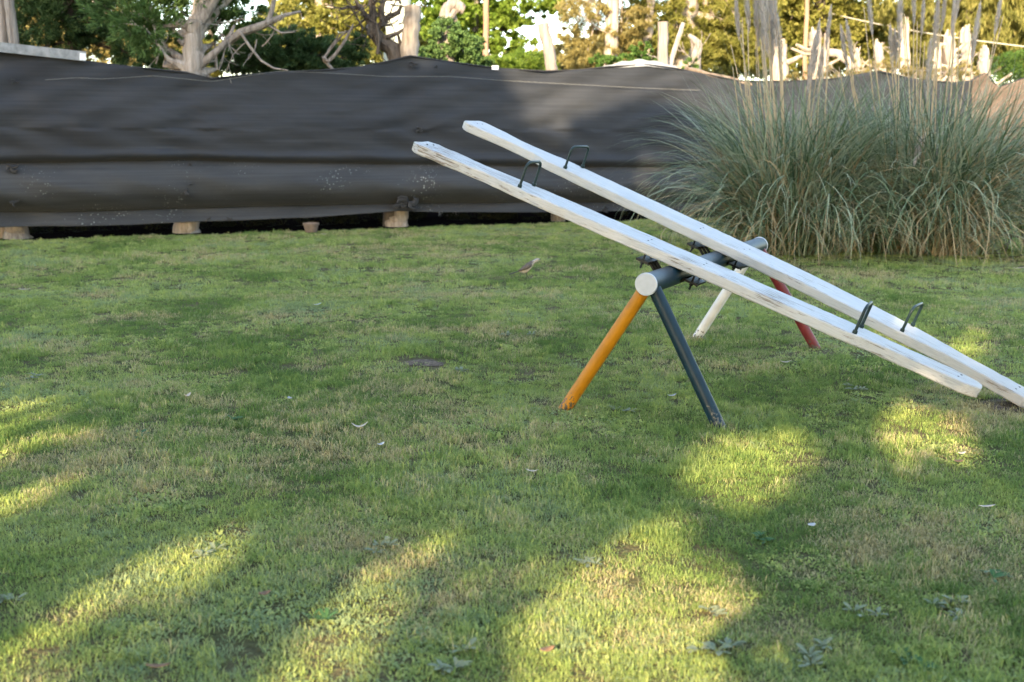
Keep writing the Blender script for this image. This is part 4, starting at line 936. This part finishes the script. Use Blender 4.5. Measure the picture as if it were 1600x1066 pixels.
def pampas(cx, cy, R, n, seed, label, hmax, stalks):
    n = int(n * 0.72); rs = np.random.RandomState(seed); t = thing('pampas_grass', label, 'pampas grass', (cx, cy, 0))
    def mk(n, dry):
        sp = []; tuft = []
        for k in range(70): tuft.append((rs.uniform(0, 6.283), R * math.sqrt(rs.uniform())))
        for k in range(n):
            ta, tr_ = tuft[rs.randint(70)]
            P0 = np.array([tr_ * math.cos(ta), tr_ * math.sin(ta) * 0.8, 0.0]) + rs.normal(size=3) * np.array([.05, .05, 0])
            edge = tr_ / R; az = (ta if edge > .3 else rs.uniform(0, 6.283)) + rs.normal() * 0.75; q = rs.uniform()
            if q < 0.44: L, lean, droop = rs.uniform(1.8, 2.8), rs.uniform(.02, .28) + .10 * edge, rs.uniform(.3, 1.7)
            elif q < 0.80: L, lean, droop = rs.uniform(1.5, 2.8), rs.uniform(.15, .55) + .1 * edge, rs.uniform(1.2, 2.6)
            else: L, lean, droop = rs.uniform(.9, 2.0), rs.uniform(.45, .95), rs.uniform(.8, 1.9)
            sp.append((P0, az, L * hmax, lean, droop, rs.uniform(0.011, 0.026)))
        return sp
    o = link('leaf_mass', leaves_mesh('leaf_mass', mk(n, False), seed + 1), M['pampas'], t); o['kind'] = 'stuff'
    o = link('dry_leaves', leaves_mesh('dry_leaves', [(p, a, L * 0.85, l + .05, d * 1.2, w * 0.9) for p, a, L, l, d, w in mk(int(n * 0.26), True)], seed + 2, 0.10), M['pdry'], t); o['kind'] = 'stuff'
    rr = random.Random(seed)
    stalks = list(stalks) + [(px + rr.uniform(-9, 9), py + rr.uniform(0, 50), dz + rr.uniform(-.3, .3), 0, 0) for (px, py, dz, _, _) in stalks]
    for (px, py, dz, plen, wid) in stalks:
        top = at_depth(px, py, cy + dz) - np.array([cx, cy, 0]); foot = np.array([top[0] * 0.45 + rr.uniform(-.1, .1), top[1] * 0.5 + rr.uniform(-.1, .1), 0.05])
        b = MB(); F_ = Vector(foot); T_ = Vector(top); bow = Vector((rr.uniform(-.06, .06), rr.uniform(-.06, .06), 0))
        b.tube([F_.lerp(T_, q / 8) + bow * math.sin(math.pi * q / 8) for q in range(9)], [0.0125 - 0.0008 * q for q in range(9)], 5)
        s = link('flower_stalk', b.mesh('flower_stalk'), M['stalk'], t)
        if plen > 0:
            p = link('plume', plume_mesh(plen, wid, rr.randint(0, 9999)), M['plume'], s, T_ - (T_ - F_).normalized() * plen * 0.65)
            p.rotation_euler = (T_ - F_ + Vector((rr.uniform(-.15, .15), 0, 0))).to_track_quat('Z', 'Y').to_euler()
    return t
pampas(3.72, 14.75, 0.70, 3600, 900, 'left pampas grass clump arching over the fence, with a dense cluster of tall pale stalks', 1.0,
       [(1150, 25, .1, .5, .045), (1142, 70, -.1, 0, 0), (1168, 5, 0, .6, .05), (1180, 20, .1, .7, .06), (1186, -15, .2, .7, .06), (1196, 30, -.1, .75, .07), (1201, 0, .1, .8, .07), (1206, 45, .2, .75, .07), (1212, 15, 0, .8, .07), (1218, 60, .1, .6, .06), (1190, 60, 0, .6, .06), (1268, 95, -.1, .65, .06), (1275, 70, .1, .6, .055), (1281, 110, 0, .6, .06), (1293, 40, .1, .5, .035)])
tr = pampas(5.42, 14.70, 0.78, 4400, 950, 'right pampas grass clump with spaced tall plumes and one drooping white plume', 1.0,
       [(1316, 70, .1, .5, .04), (1328, 62, 0, .5, .04), (1358, 10, .2, .6, .045), (1391, 70, .1, .5, .045), (1405, 20, 0, .75, .06), (1400, 70, .1, .4, .04), (1428, 0, .1, .5, .04), (1441, 20, .2, .45, .035), (1452, 105, 0, .7, .07), (1462, 35, .1, .6, .06), (1474, 10, .2, .5, .035), (1490, 20, .1, .5, .03), (1495, 0, .2, .5, .04), (1524, 45, .1, .65, .05), (1440, 110, -.1, 0, 0), (1560, 20, .2, .5, .04)])
# the drooping plume hanging in front of the right clump
h0 = Vector(at_depth(1446, 205, 13.95) - np.array(tr.location)); h1 = Vector(at_depth(1430, 250, 13.85) - np.array(tr.location))
b = MB(); b.tube([Vector((h0.x + .15, h0.y + .5, 0.1)), Vector((h0.x + .12, h0.y + .35, 1.0)), h0 + Vector((0.05, .05, 0.05)), h0, h0.lerp(h1, .5)], [.008, .007, .006, .005, .004], 5)
s = link('flower_stalk', b.mesh('flower_stalk'), M['stalk'], tr)
p = link('plume', plume_mesh(0.42, 0.06, 77, 420), M['plume'], s, h0); p.rotation_euler = (h1 - h0).to_track_quat('Z', 'Y').to_euler(); p['label'] = 'white plume hanging down in front of the leaves'
# scrubby shrub at the right edge
tree('low_shrub', 'thin twiggy shrub at the right edge beside the pampas grass', 'shrub', 1615, 14.6, [(1615, 402, 0.02), (1612, 330, 0.012), (1606, 260, 0.006)],
     [(1600, 330, 14.6, .35, .3, .35), (1625, 300, 14.7, .35, .3, .45), (1600, 385, 14.5, .40, .3, .18)], M['bush'], 1800, 0.035, 'fine', 37, M['bark_dark'], twigs=4)

# ------------------------------------------------------------------ mockingbird on the lawn
bp = ground(823, 438); bird = thing('small_bird', 'small grey-brown bird with a pale brow and long tail standing on the lawn', 'bird', bp, (0, 0, math.radians(4)))
stations = [  # x, z, half width, half height  (x forward = right in the picture)
    (0.158, 0.213, 0.0012, 0.0012), (0.150, 0.2105, 0.003, 0.003), (0.138, 0.207, 0.005, 0.0055), (0.128, 0.204, 0.011, 0.012), (0.112, 0.200, 0.0165, 0.0185), (0.094, 0.193, 0.0185, 0.0205), (0.078, 0.181, 0.018, 0.021),
    (0.062, 0.165, 0.021, 0.026), (0.044, 0.147, 0.027, 0.034), (0.022, 0.127, 0.032, 0.040), (-0.004, 0.108, 0.033, 0.040), (-0.030, 0.092, 0.028, 0.033), (-0.052, 0.082, 0.019, 0.022), (-0.070, 0.076, 0.011, 0.012), (-0.085, 0.072, 0.004, 0.005)]
stations = [(x * 0.97, z * 0.93 + 0.028, w * 1.15, h * (1.22 if x < 0.07 else 1.12)) for x, z, w, h in stations]
b = MB(); n = 18; vs = []; fs = []; ms = []
for i, (x, z, w, h) in enumerate(stations):
    for k in range(n):
        a = 2 * math.pi * k / n; vs.append((x, w * math.sin(a), z + h * math.cos(a)))
for i in range(len(stations) - 1):
    for k in range(n):
        k2 = (k + 1) % n; fs.append((i * n + k, i * n + k2, (i + 1) * n + k2, (i + 1) * n + k))
        c = math.cos(2 * math.pi * (k + .5) / n); x = stations[i][0]
        if x > 0.136: m = 2
        elif x > 0.070: m = 0 if c > 0.78 else 3 if c > 0.58 else 2 if c > 0.10 else 1
        else: m = 0 if c > 0.12 else 1
        ms.append(m)
me = bpy.data.meshes.new('body'); me.from_pydata(vs, [], fs); me.polygons.foreach_set('material_index', ms); me.polygons.foreach_set('use_smooth', [True] * len(fs)); me.update()
link('body', me, [M['b_back'], M['b_belly'], M['b_dark'], M['b_white']], bird)
for s in (-1, 1):
    b = MB(); V = []; prof = [(0.050, 0.172, .016), (0.030, 0.162, .026), (0.0, 0.146, .028), (-0.035, 0.128, .022), (-0.065, 0.113, .012), (-0.090, 0.103, .004)]
    for x, z, h in prof:
        w = float(np.interp(-x, [-q[0] for q in stations], [q[2] for q in stations]))
        V += [(x, s * (w * .80 + .004), z + h), (x, s * (w + .006), z), (x, s * (w * .9 + .004), z - h)]
    F = [(i * 3 + k, i * 3 + k + 1, i * 3 + k + 4, i * 3 + k + 3) for i in range(len(prof) - 1) for k in range(2)]
    o = link('wing', mesh_np('wing', V, F, True), M['b_back'], bird); md = o.modifiers.new('thickness', 'SOLIDIFY'); md.thickness = 0.004
    b = MB(); b.tube([(0.012 * s + 0.0, 0.013 * s, 0.100), (0.004 * s - 0.002, 0.014 * s, 0.066), (0.012 + 0.022 * s * -1, 0.014 * s, 0.004)], [0.006, 0.003, 0.0025], 6)
    fx, fy = 0.012 - 0.022 * s, 0.014 * s
    for a in (-0.5, 0.0, 0.5, math.pi):
        b.tube([(fx, fy, 0.005), (fx + 0.022 * math.cos(a), fy + 0.022 * math.sin(a), 0.003)], [0.0016, 0.0010], 5)
    link('leg', b.mesh('leg'), M['b_dark'], bird)
    b = MB(); b.lathe([(0.0001, 0.0032), (0.002, 0.0025), (0.003, 0.0), (0.002, -0.0025), (0.0001, -0.0032)], 8, Matrix.Translation((0.113, s * 0.0188, 0.218))); link('eye', b.mesh('eye'), M['b_dark'], bird)
for k, dy in enumerate((-0.008, 0.0, 0.008)):
    V = []; 
    for q in range(6):
        t = q / 5; x = -0.062 - 0.125 * t; z = 0.104 - 0.040 * t + 0.004 * (k == 1); w = 0.006 + 0.006 * t if q < 5 else 0.006
        V += [(x, dy * (1 + .6 * t) - w, z), (x, dy * (1 + .6 * t) + w, z)]
    o = link('tail_feather', mesh_np('tail_feather', V, [(2 * i, 2 * i + 1, 2 * i + 3, 2 * i + 2) for i in range(5)], True), M['b_dark'] if k != 1 else M['b_back'], bird); md = o.modifiers.new('thickness', 'SOLIDIFY'); md.thickness = 0.003

# ------------------------------------------------------------------ fallen leaves and weeds on the lawn
def dead_leaf(px, py, L, W, bend, rot, mat, lab, seed):
    cv = random.Random(seed).uniform(-.08, .08) if seed else 0.3
    g = ground(px, py); V = []; n = 7; L *= .8; W *= .8
    for i in range(n + 1):
        t = i / n; w = W * math.sin(math.pi * (0.06 + 0.90 * t)) ** 0.8; x = L * (t - .5); z = bend * (2 * t - 1) ** 2 + 0.028
        y0 = cv * L * (2 * t - 1) ** 2
        V += [(x, y0 - w / 2, z + w * .22), (x, y0, z), (x, y0 + w / 2, z + w * .22)]
    F = [(i * 3 + k, i * 3 + k + 1, i * 3 + k + 4, i * 3 + k + 3) for i in range(n) for k in range(2)]
    o = link('fallen_leaf', mesh_np('fallen_leaf', V, F, True), M[mat], None, (g[0], g[1], 0), (0.1, -0.06, rot)); md = o.modifiers.new('thickness', 'SOLIDIFY'); md.thickness = 0.0015
    tag(o, lab, 'leaf', 'dead leaves scattered on the lawn')
for i, a in enumerate([(563, 676, .105, .030, .018, .1, 'leaf_pale', 'curved pale boomerang-shaped dead leaf on the open lawn'), (293, 627, .055, .036, .02, .9, 'leaf_pale', 'small folded pale leaf on the left part of the lawn'),
    (452, 631, .045, .035, .01, 2.0, 'leaf_white', 'tiny white petal-like leaf left of the bare earth'), (595, 704, .05, .028, .012, .7, 'leaf_white', 'bluish white leaf just below the boomerang-shaped leaf'), (833, 746, .075, .014, .012, -.3, 'leaf_pale', 'thin pale sliver of leaf in the centre of the lawn'),
    (1050, 626, .07, .02, .01, .35, 'leaf_white', 'slim white leaf between the orange and dark legs'), (1228, 573, .09, .024, .012, -.1, 'leaf_pale', 'pale leaf on the grass near the foot of the red leg'), (1541, 802, .085, .018, .008, .0, 'leaf_pale', 'pale straw-coloured leaf in the shade at lower right'),
    (1502, 718, .05, .025, .01, .2, 'leaf_pale', 'small pinkish pale leaf above the orange leaf at right'), (1498, 731, .055, .03, .01, -.2, 'leaf_brown', 'orange-brown leaf on the right side of the lawn'), (250, 1056, .09, .022, .01, .0, 'leaf_brown', 'dark orange-brown leaf near the bottom left edge'),
    (415, 941, .05, .03, .01, .5, 'leaf_brown', 'brown leaf in the shade between the two left light streaks'), (40, 457, .19, .02, .01, -.3, 'leaf_pale', 'curled pale bark strip far left in front of the fence'), (1592, 423, .22, .02, .01, .2, 'leaf_pale', 'pale twig-like leaf before the right pampas clump'),
    (507, 369, .14, .03, .01, .0, 'leaf_pale', 'pale leaf on the grass below the flower pot'), (1268, 832, .04, .03, .006, .3, 'leaf_white', 'faint white leaf in the shade right of centre'), (855, 1030, .06, .03, .01, .4, 'leaf_brown', 'brown leaf in the brightest sun patch at the bottom'), (496, 481, .11, .02, .01, .8, 'leaf_white', 'whitish leaf on the far lawn left of the bird')]):
    dead_leaf(*a, i)
def weed(px, py, R, n, mat, lab, seed, hgt=0.35):
    rs = random.Random(seed); g = ground(px, py); b = MB()
    t = thing('lawn_weed', lab, 'weed', (g[0], g[1], 0), group='broad-leaved weeds in the lawn')
    n = int(n * 3.2); hubs = [(rs.gauss(0, R * .45), rs.gauss(0, R * .35)) for q in range(3)]
    for k in range(n):
        a = rs.uniform(0, 6.283); L = rs.uniform(.020, .046) * (.75 + R * 3); W = L * rs.uniform(.32, .60); el = rs.uniform(-.05, .75); hx, hy = hubs[k % 3]; twist = rs.uniform(-.5, .5)
        V = []; m = 4
        for i in range(m + 1):
            q = i / m; r = 0.004 + L * q; z = 0.014 + L * (math.sin(el) * q - 0.35 * q * q * abs(math.sin(el))) ; w = W * math.sin(math.pi * (0.06 + 0.90 * q)) ** .8 * (.55 + .45 * q)
            aa = a + twist * q; c, s_ = math.cos(aa), math.sin(aa)
            for e, up in ((-1, .18), (0, 0), (1, .18)): V.append((hx + r * c - s_ * e * w / 2, hy + r * s_ + c * e * w / 2, z + up * w))
        F = [(i * 3 + j, i * 3 + j + 1, i * 3 + j + 4, i * 3 + j + 3) for i in range(m) for j in range(2)]
        link('leaf', mesh_np('leaf', V, F, True), M[mat], t)
W_ = [(330, 866, .085, 7, 'weed', 'grey-green rosette weed on the edge of the left light streak'), (590, 862, .08, 6, 'weed', 'bluish broad-leaved weed in the straw patch left of centre'), (690, 1036, .10, 8, 'weed', 'large bluish weed near the bottom edge between two sun patches'),
      (362, 660, .10, 8, 'weedg', 'fresh green rosette weed on the left lawn right of the small folded leaf'), (978, 645, .075, 7, 'weed', 'grey-green weed between the feet of the near legs'), (222, 688, .085, 7, 'weedg', 'green weed left of the fresh rosette'),
      (1300, 1030, .115, 9, 'weed', 'broad grey weed in the shade at the bottom right'), (1352, 968, .07, 6, 'weed', 'pale narrow-leaved weed above the broad grey weed'), (1470, 958, .12, 9, 'weed', 'flat dark grey weed in the shade at right'), (1140, 1022, .11, 10, 'weed', 'spiky grey-green weed beside the sharp shadow edge'),
      (1440, 1040, .10, 8, 'weedg', 'green weed at the bottom right corner area'), (925, 884, .08, 7, 'weed', 'pale grey-green weed above the brightest sun patch'), (492, 976, .075, 5, 'weedg', 'single broad green weed between the left streaks'), (800, 527, .16, 9, 'weed', 'flat grey weed on the lawn left of the orange leg'),
      (1110, 960, .05, 6, 'weed', 'small weed at the tip of the sharp shadow'), (25, 940, .08, 6, 'weed', 'grey weed at the lower left edge'), (1185, 850, .06, 7, 'weedg', 'small green weed in the shaded lawn below the sunny patch'), (720, 583, .10, 7, 'weed', 'grey weed right of the bare earth'),
      (1105, 535, .09, 7, 'weed', 'grey weed at the foot of the white leg'), (1335, 610, .10, 8, 'weed', 'grey weed in the shade under the near plank'), (60, 590, .12, 8, 'weed', 'grey weed at the left edge of the lawn'), (1545, 905, .09, 7, 'weedg', 'green weed near the right edge in shade')]
for i, a in enumerate(W_): weed(*a, 700 + i)

# ------------------------------------------------------------------ lawn grass (instanced tufts)
protos = bpy.data.collections.new('grass_tufts')
def tuft_mesh(i, nb, rad, Lr, wr, lean, seed):
    rs = np.random.RandomState(seed); Vs = []; Fs = []; o = 0
    for k in range(nb):
        a = rs.uniform(0, 6.283); r = rad * math.sqrt(rs.uniform()); p = np.array([r * math.cos(a), r * math.sin(a), 0.0])
        L = rs.uniform(*Lr); w = rs.uniform(*wr); az = rs.uniform(0, 6.283); ln = rs.uniform(*lean)
        d = np.array([math.cos(az), math.sin(az), 0]); s = np.array([-d[1], d[0], 0]) * w / 2
        m = p + d * math.sin(ln * .6) * L * .55 + np.array([0, 0, math.cos(ln * .6) * L * .55]); t = m + d * math.sin(ln * 1.5) * L * .45 + np.array([0, 0, max(math.cos(ln * 1.5), -.2) * L * .45])
        Vs += [p - s, p + s, m - s * .9, m + s * .9, t]; Fs += [(o, o + 1, o + 3), (o, o + 3, o + 2), (o + 2, o + 3, o + 4)]; o += 5
    me = mesh_np('tuft', Vs, Fs); me.materials.append(M['grass'])
    ob = bpy.data.objects.new('tuft_%02d' % i, me); protos.objects.link(ob)
for i in range(5): tuft_mesh(i, 34, 0.052, (0.012, 0.032), (0.0018, 0.0034), (0.4, 1.45), 60 + i)
for i in range(5, 7): tuft_mesh(i, 30, 0.042, (0.022, 0.046), (0.0018, 0.0036), (0.2, 1.3), 60 + i)
for i in range(7, 9): tuft_mesh(i, 16, 0.05, (0.010, 0.024), (0.006, 0.012), (0.9, 1.5), 60 + i)    # small round-leaved creeping weeds
rs = np.random.RandomState(4)
def scatter(y0, y1, dens, scl):
    hw = lambda y: 0.50 * y + 1.6
    A = (y1 - y0) * 2 * hw(y1); n = int(A * dens)
    x = rs.uniform(-hw(y1), hw(y1), n); y = rs.uniform(y0, y1, n)
    k = np.abs(x) < hw(y); x, y = x[k], y[k]
    return x, y, scl * rs.uniform(0.75, 1.3, len(x))
parts = [scatter(1.6, 4.5, 1150, 0.95), scatter(4.5, 7, 760, 1.0), scatter(7, 11, 380, 1.15), scatter(11, 24, 190, 1.35)]
x = np.concatenate([p[0] for p in parts]); y = np.concatenate([p[1] for p in parts]); sc_ = np.concatenate([p[2] for p in parts])
du = (x - F0[0]) * FN[0] + (y - F0[1]) * FN[1]; uu = (x - F0[0]) * FD[0] + (y - F0[1]) * FD[1]
keep = du > 0.02 + 0.16 * (fbm(uu * 3, uu * 0, 8) - 0.5) + 0.08 * rs.uniform(0, 1, len(x))
for (c, r) in ((pb, 0.17), (pd, 0.19)):
    dd = np.hypot((x - c[0]) / 1.15, (y - c[1])) + 0.10 * (vnoise(x * 12, y * 12, 5) - .5); keep &= ~((dd < r) & (rs.uniform(0, 1, len(x)) < 0.72))
thin = fbm(x * 2.6, y * 2.6, 15, 3); keep &= ~((thin > 0.66) & (rs.uniform(0, 1, len(x)) < 0.35))
x, y, sc_ = x[keep], y[keep], sc_[keep]
dry = 1.15 * (fbm(x * 1.5, y * 1.5, 31, 4) - 0.5) + 0.5 * (vnoise(x * 9, y * 9, 44) - 0.5) + 0.165 + rs.normal(0, 0.08, len(x))
for (px_, py_, r_, k_) in ((882, 640, .10, .5), (1124, 668, .10, .5), (1087, 531, .10, .5), (1275, 545, .10, .5), (1560, 640, .3, .4), (650, 870, .35, .28), (760, 900, .35, .25), (880, 835, .3, .2), (1010, 850, .3, .18), (430, 870, .3, .15), (90, 700, .5, .22), (560, 690, .4, .15), (1540, 830, .45, .12), (320, 745, .35, .15), (980, 990, .45, -.35), (520, 1020, .4, -.25), (120, 1000, .4, -.2), (640, 590, .5, .14), (640, 385, 1.0, .15), (900, 480, .8, .12)):
    c_ = ground(px_, py_); dry = dry + 0.62 * k_ * np.exp(-((x - c_[0]) ** 2 + (y - c_[1]) ** 2) / r_ ** 2) * (0.4 + 1.2 * vnoise(x * 5, y * 5, 77))
hue = np.clip(0.45 + 2.0 * (fbm(x * 1.1 + 9, y * 1.1, 51, 3) - 0.5) + rs.normal(0, 0.24, len(x)), 0, 1)
lush = fbm(x * 2.2 + 3, y * 2.2, 71, 3)
var = rs.randint(0, 5, len(x)); u_ = rs.uniform(0, 1, len(x))
var = np.where((lush > 0.56) & (u_ < 0.45), rs.randint(5, 7, len(x)), var)
wd = fbm(x * 1.9 + 20, y * 1.9, 91, 3); var = np.where((wd > 0.60) & (u_ > 0.55), rs.randint(7, 9, len(x)), var)
hue = np.where(var >= 7, np.clip(hue * .3 + .7, 0, 1), hue); dry = np.where(var >= 7, dry - .35, dry)
me = bpy.data.meshes.new('lawn_grass'); me.vertices.add(len(x)); me.vertices.foreach_set('co', np.stack([x, y, np.zeros(len(x))], 1).astype(np.float32).ravel())
def put(name, typ, arr, prop):
    a = me.attributes.new(name, typ, 'POINT'); a.data.foreach_set(prop, np.ascontiguousarray(arr).ravel())
put('dry', 'FLOAT', dry.astype(np.float32), 'value'); put('hue', 'FLOAT', hue.astype(np.float32), 'value'); put('scl', 'FLOAT', (sc_ * (0.75 + 0.5 * lush)).astype(np.float32), 'value')
put('var', 'INT', var.astype(np.int32), 'value'); put('rot', 'FLOAT_VECTOR', np.stack([rs.normal(0, .12, len(x)), rs.normal(0, .12, len(x)), rs.uniform(0, 6.283, len(x))], 1).astype(np.float32), 'vector')
lawn = link('lawn_grass', me); lawn['kind'] = 'stuff'; lawn['label'] = 'short mown lawn grass with dry straw patches'
ng = bpy.data.node_groups.new('grass_scatter', 'GeometryNodeTree')
ng.interface.new_socket('Geometry', in_out='INPUT', socket_type='NodeSocketGeometry'); ng.interface.new_socket('Geometry', in_out='OUTPUT', socket_type='NodeSocketGeometry')
gi = ng.nodes.new('NodeGroupInput'); go = ng.nodes.new('NodeGroupOutput'); iop = ng.nodes.new('GeometryNodeInstanceOnPoints'); ci = ng.nodes.new('GeometryNodeCollectionInfo')
ci.inputs['Collection'].default_value = protos; ci.inputs['Separate Children'].default_value = True; ci.inputs['Reset Children'].default_value = True
def named(n, t):
    a = ng.nodes.new('GeometryNodeInputNamedAttribute'); a.data_type = t; a.inputs['Name'].default_value = n
    return [o for o in a.outputs if o.enabled and o.name == 'Attribute'][0]
L = ng.links
L.new(gi.outputs[0], iop.inputs['Points']); L.new(ci.outputs[0], iop.inputs['Instance']); iop.inputs['Pick Instance'].default_value = True
L.new(named('var', 'INT'), iop.inputs['Instance Index']); L.new(named('rot', 'FLOAT_VECTOR'), iop.inputs['Rotation']); L.new(named('scl', 'FLOAT'), iop.inputs['Scale'])
L.new(iop.outputs[0], go.inputs[0])
lawn.modifiers.new('scatter', 'NODES').node_group = ng

# ------------------------------------------------------------------ the trees behind the photographer that shade the lawn
# gaps in their crowns let the low sun through to the streaks on the grass and the warm spots on the cloth
def gpoly(pts): return np.array([ground(px, py)[:2] for px, py in pts])
GAPS = [(gpoly([(-120, 1066), (-60, 990), (180, 900), (330, 822), (395, 838), (265, 962), (85, 1066), (-20, 1160)]), 0.03), (gpoly([(-140, 640), (70, 630), (125, 690), (70, 790), (-90, 830)]), 0.04),
        (gpoly([(410, 1110), (505, 970), (600, 870), (690, 835), (705, 865), (640, 935), (580, 1010), (550, 1110)]), 0.03), (gpoly([(640, 1100), (720, 930), (830, 880), (850, 960), (800, 1100)]), 0.62), (gpoly([(800, 1140), (845, 970), (890, 890), (1010, 860), (1130, 900), (1200, 1000), (1250, 1140)]), 0.005),
        (gpoly([(1100, 790), (1085, 730), (1140, 682), (1250, 676), (1270, 740), (1215, 795)]), 0.02), (gpoly([(1395, 725), (1375, 650), (1430, 625), (1495, 645), (1505, 700), (1450, 735)]), 0.05), (gpoly([(1265, 600), (1325, 600), (1335, 690), (1275, 690)]), 0.45),
        (gpoly([(1340, 520), (1480, 500), (1560, 545), (1500, 590), (1400, 575)]), 0.12), (gpoly([(940, 700), (1040, 660), (1090, 720), (1000, 770)]), 0.6), (gpoly([(1450, 790), (1600, 740), (1640, 830), (1500, 850)]), 0.6)]
def fpoly(pts): return np.array([fence_uz(px, py) for px, py in pts])
GAPS += [(gpoly([(870, 900), (1050, 880), (1070, 770), (1030, 690), (950, 690), (920, 800)]), 0.50), (gpoly([(90, 870), (330, 765), (560, 670), (590, 700), (390, 810), (150, 910)]), 0.5), (gpoly([(700, 870), (830, 800), (900, 810), (840, 880), (760, 910)]), 0.62)]
FGAPS = [(fpoly([(640, 130), (740, 125), (745, 180), (660, 190)]), 0.72), (fpoly([(750, 110), (830, 110), (900, 230), (860, 330), (790, 300), (770, 200)]), 0.70), (fpoly([(900, 120), (1000, 120), (1000, 200), (930, 220)]), 0.72), (fpoly([(1000, 235), (1045, 235), (1050, 310), (1005, 300)]), 0.15),
         (fpoly([(1470, 60), (1900, 60), (1900, 420), (1560, 420), (1530, 330), (1500, 200)]), 0.04), (fpoly([(1060, 90), (1230, 90), (1230, 240), (1090, 240)]), 0.7), (fpoly([(610, 30), (670, 30), (670, 95), (610, 95)]), 0.1)]
def inside(poly, P):
    x, y = P[:, 0], P[:, 1]; r = np.zeros(len(P), bool); j = len(poly) - 1
    for i in range(len(poly)):
        xi, yi = poly[i]; xj, yj = poly[j]
        r ^= ((yi > y) != (yj > y)) & (x < (xj - xi) * (y - yi) / (yj - yi + 1e-12) + xi); j = i
    return r
def shade_tree(label, x0, y0, H, R, n, seed, z0=3.2, size=0.30):
    rs = np.random.RandomState(seed); t = thing('shade_tree', label, 'tree', (x0, y0, 0), group='trees behind the photographer')
    b = MB(); rr = random.Random(seed); pts = [(0, 0, -0.1), (0.05, 0, z0), (-0.05, 0.1, H * .5), (0.05, 0, H * .9)]; b.tube(pts, [0.32, 0.22, 0.16, 0.04], 10, rough=.06, rng=rr)
    for k in range(16):
        a = rr.uniform(0, 6.28); z = rr.uniform(z0, H * .8); b.tube([(0, 0, z), (R * .4 * math.cos(a), .4 * R * math.sin(a), z + .3), (R * .85 * math.cos(a), .85 * R * math.sin(a), z + .7)], [.07, .045, .012], 5)
    link('trunk', b.mesh('trunk'), M['bark_dark'], t)
    z = rs.uniform(0, 1, n); prof = np.sin(np.clip(z * .9 + .1, 0, 1) * math.pi) ** .45
    a = rs.uniform(0, 6.283, n); r = R * prof * rs.uniform(0, 1, n) ** .5 * (0.85 + .3 * vnoise(a * 3, z * 7, seed))
    P = np.stack([r * np.cos(a), r * np.sin(a) * .8, z0 + z * (H - z0)], 1)
    ax = rs.normal(size=(n, 3)); ax /= np.linalg.norm(ax, axis=1, keepdims=True); sd = np.cross(ax, rs.normal(size=(n, 3))); sd /= np.linalg.norm(sd, axis=1, keepdims=True)
    s = size * rs.uniform(.5, 1.2, (n, 1)); k = np.ones(n, bool); u = rs.uniform(0, 1, n)
    for off in (0 * ax, ax * s * .5, -ax * s * .5, sd * s * .33, -sd * s * .33):       # a leaf that would reach into a gap is left out
        Wp = P + off + np.array([x0, y0, 0])
        tg = Wp[:, 2] / -LIGHT[2]; G = Wp + LIGHT * tg[:, None]
        dist = ((F0 - Wp) @ FN) / (LIGHT @ FN); Fp = Wp + LIGHT * dist[:, None]; onf = Fp[:, 2] > 0
        Fu = np.stack([(Fp - F0) @ FD, Fp[:, 2]], 1)
        for poly, q in GAPS: k &= ~(inside(poly, G[:, :2]) & ~onf & (u > q))
        for poly, q in FGAPS: k &= ~(inside(poly, Fu) & onf & (u > q))
    P, ax, sd, s = P[k], ax[k], sd[k], s[k]; m = len(P)
    V = np.stack([P - ax * s * .6, P + sd * s * .4, P + ax * s * .6, P - sd * s * .4], 1).reshape(-1, 3)
    link('crown', mesh_np('crown', V, np.arange(4 * m).reshape(m, 4)), M['shade'], t)
for i, (lab, x0, y0, H, R, n) in enumerate([('broad tall tree at the left end of the row behind the camera', -16.0, -8, 17.0, 4.6, 26000), ('tall spreading tree second in the row behind the camera', -10.0, -8.5, 15.0, 4.4, 26000),
        ('dense round tree third in the row behind the camera', -4.8, -8, 13.8, 4.0, 24000), ('dense tree fourth in the row behind the camera', 0.2, -8.5, 15.0, 4.0, 25000), ('smaller tree at the right end of the row behind the camera', 4.6, -9, 11.0, 3.0, 10000)]):
    shade_tree(lab, x0, y0, H, R, n, 800 + i)
# unseen shrub added to cast the photographer's hard-edged shadow on the near grass
t = thing('added_shade_shrub', 'unseen upright shrub added close behind the camera to cast a hard shadow', 'shrub', (-0.17, -1.2, 0))
b = MB(); rr = random.Random(3)
for k in range(7): limb(b, (rr.uniform(-.05, .05), rr.uniform(-.05, .05), 0), (rr.uniform(-.4, .4), rr.uniform(-.4, .4), 1), 1.5, 0.022, 1, rr, 0.12, 3, up=.2)
link('stems', b.mesh('stems'), M['bark_dark'], t)
V, F = foliage([(0, 0, .55, .48, .4, .5), (.05, 0, 1.1, .46, .4, .5), (-.05, .05, 1.55, .36, .3, .38)], 17000, 0.075, 'broad', 91)
link('crown', mesh_np('crown', V, F), M['shade'], t)
t = thing('added_shade_shrub', 'unseen broad shrub added behind the camera to darken the right foreground', 'shrub', (1.35, -1.1, 0))  # second unseen shrub, added only to darken the grass at lower right
b = MB(); rr = random.Random(8)
for k in range(7): limb(b, (rr.uniform(-.05, .05), rr.uniform(-.05, .05), 0), (rr.uniform(-.5, .5), rr.uniform(-.4, .4), 1), 1.3, 0.024, 1, rr, 0.12, 3, up=.2)
link('stems', b.mesh('stems'), M['bark_dark'], t)
V, F = foliage([(0, 0, .5, .75, .5, .5), (.05, 0, .95, .75, .5, .5), (-.05, -.05, 1.3, .55, .45, .4)], 15000, 0.09, 'broad', 92)
link('crown', mesh_np('crown', V, F), M['shade'], t)
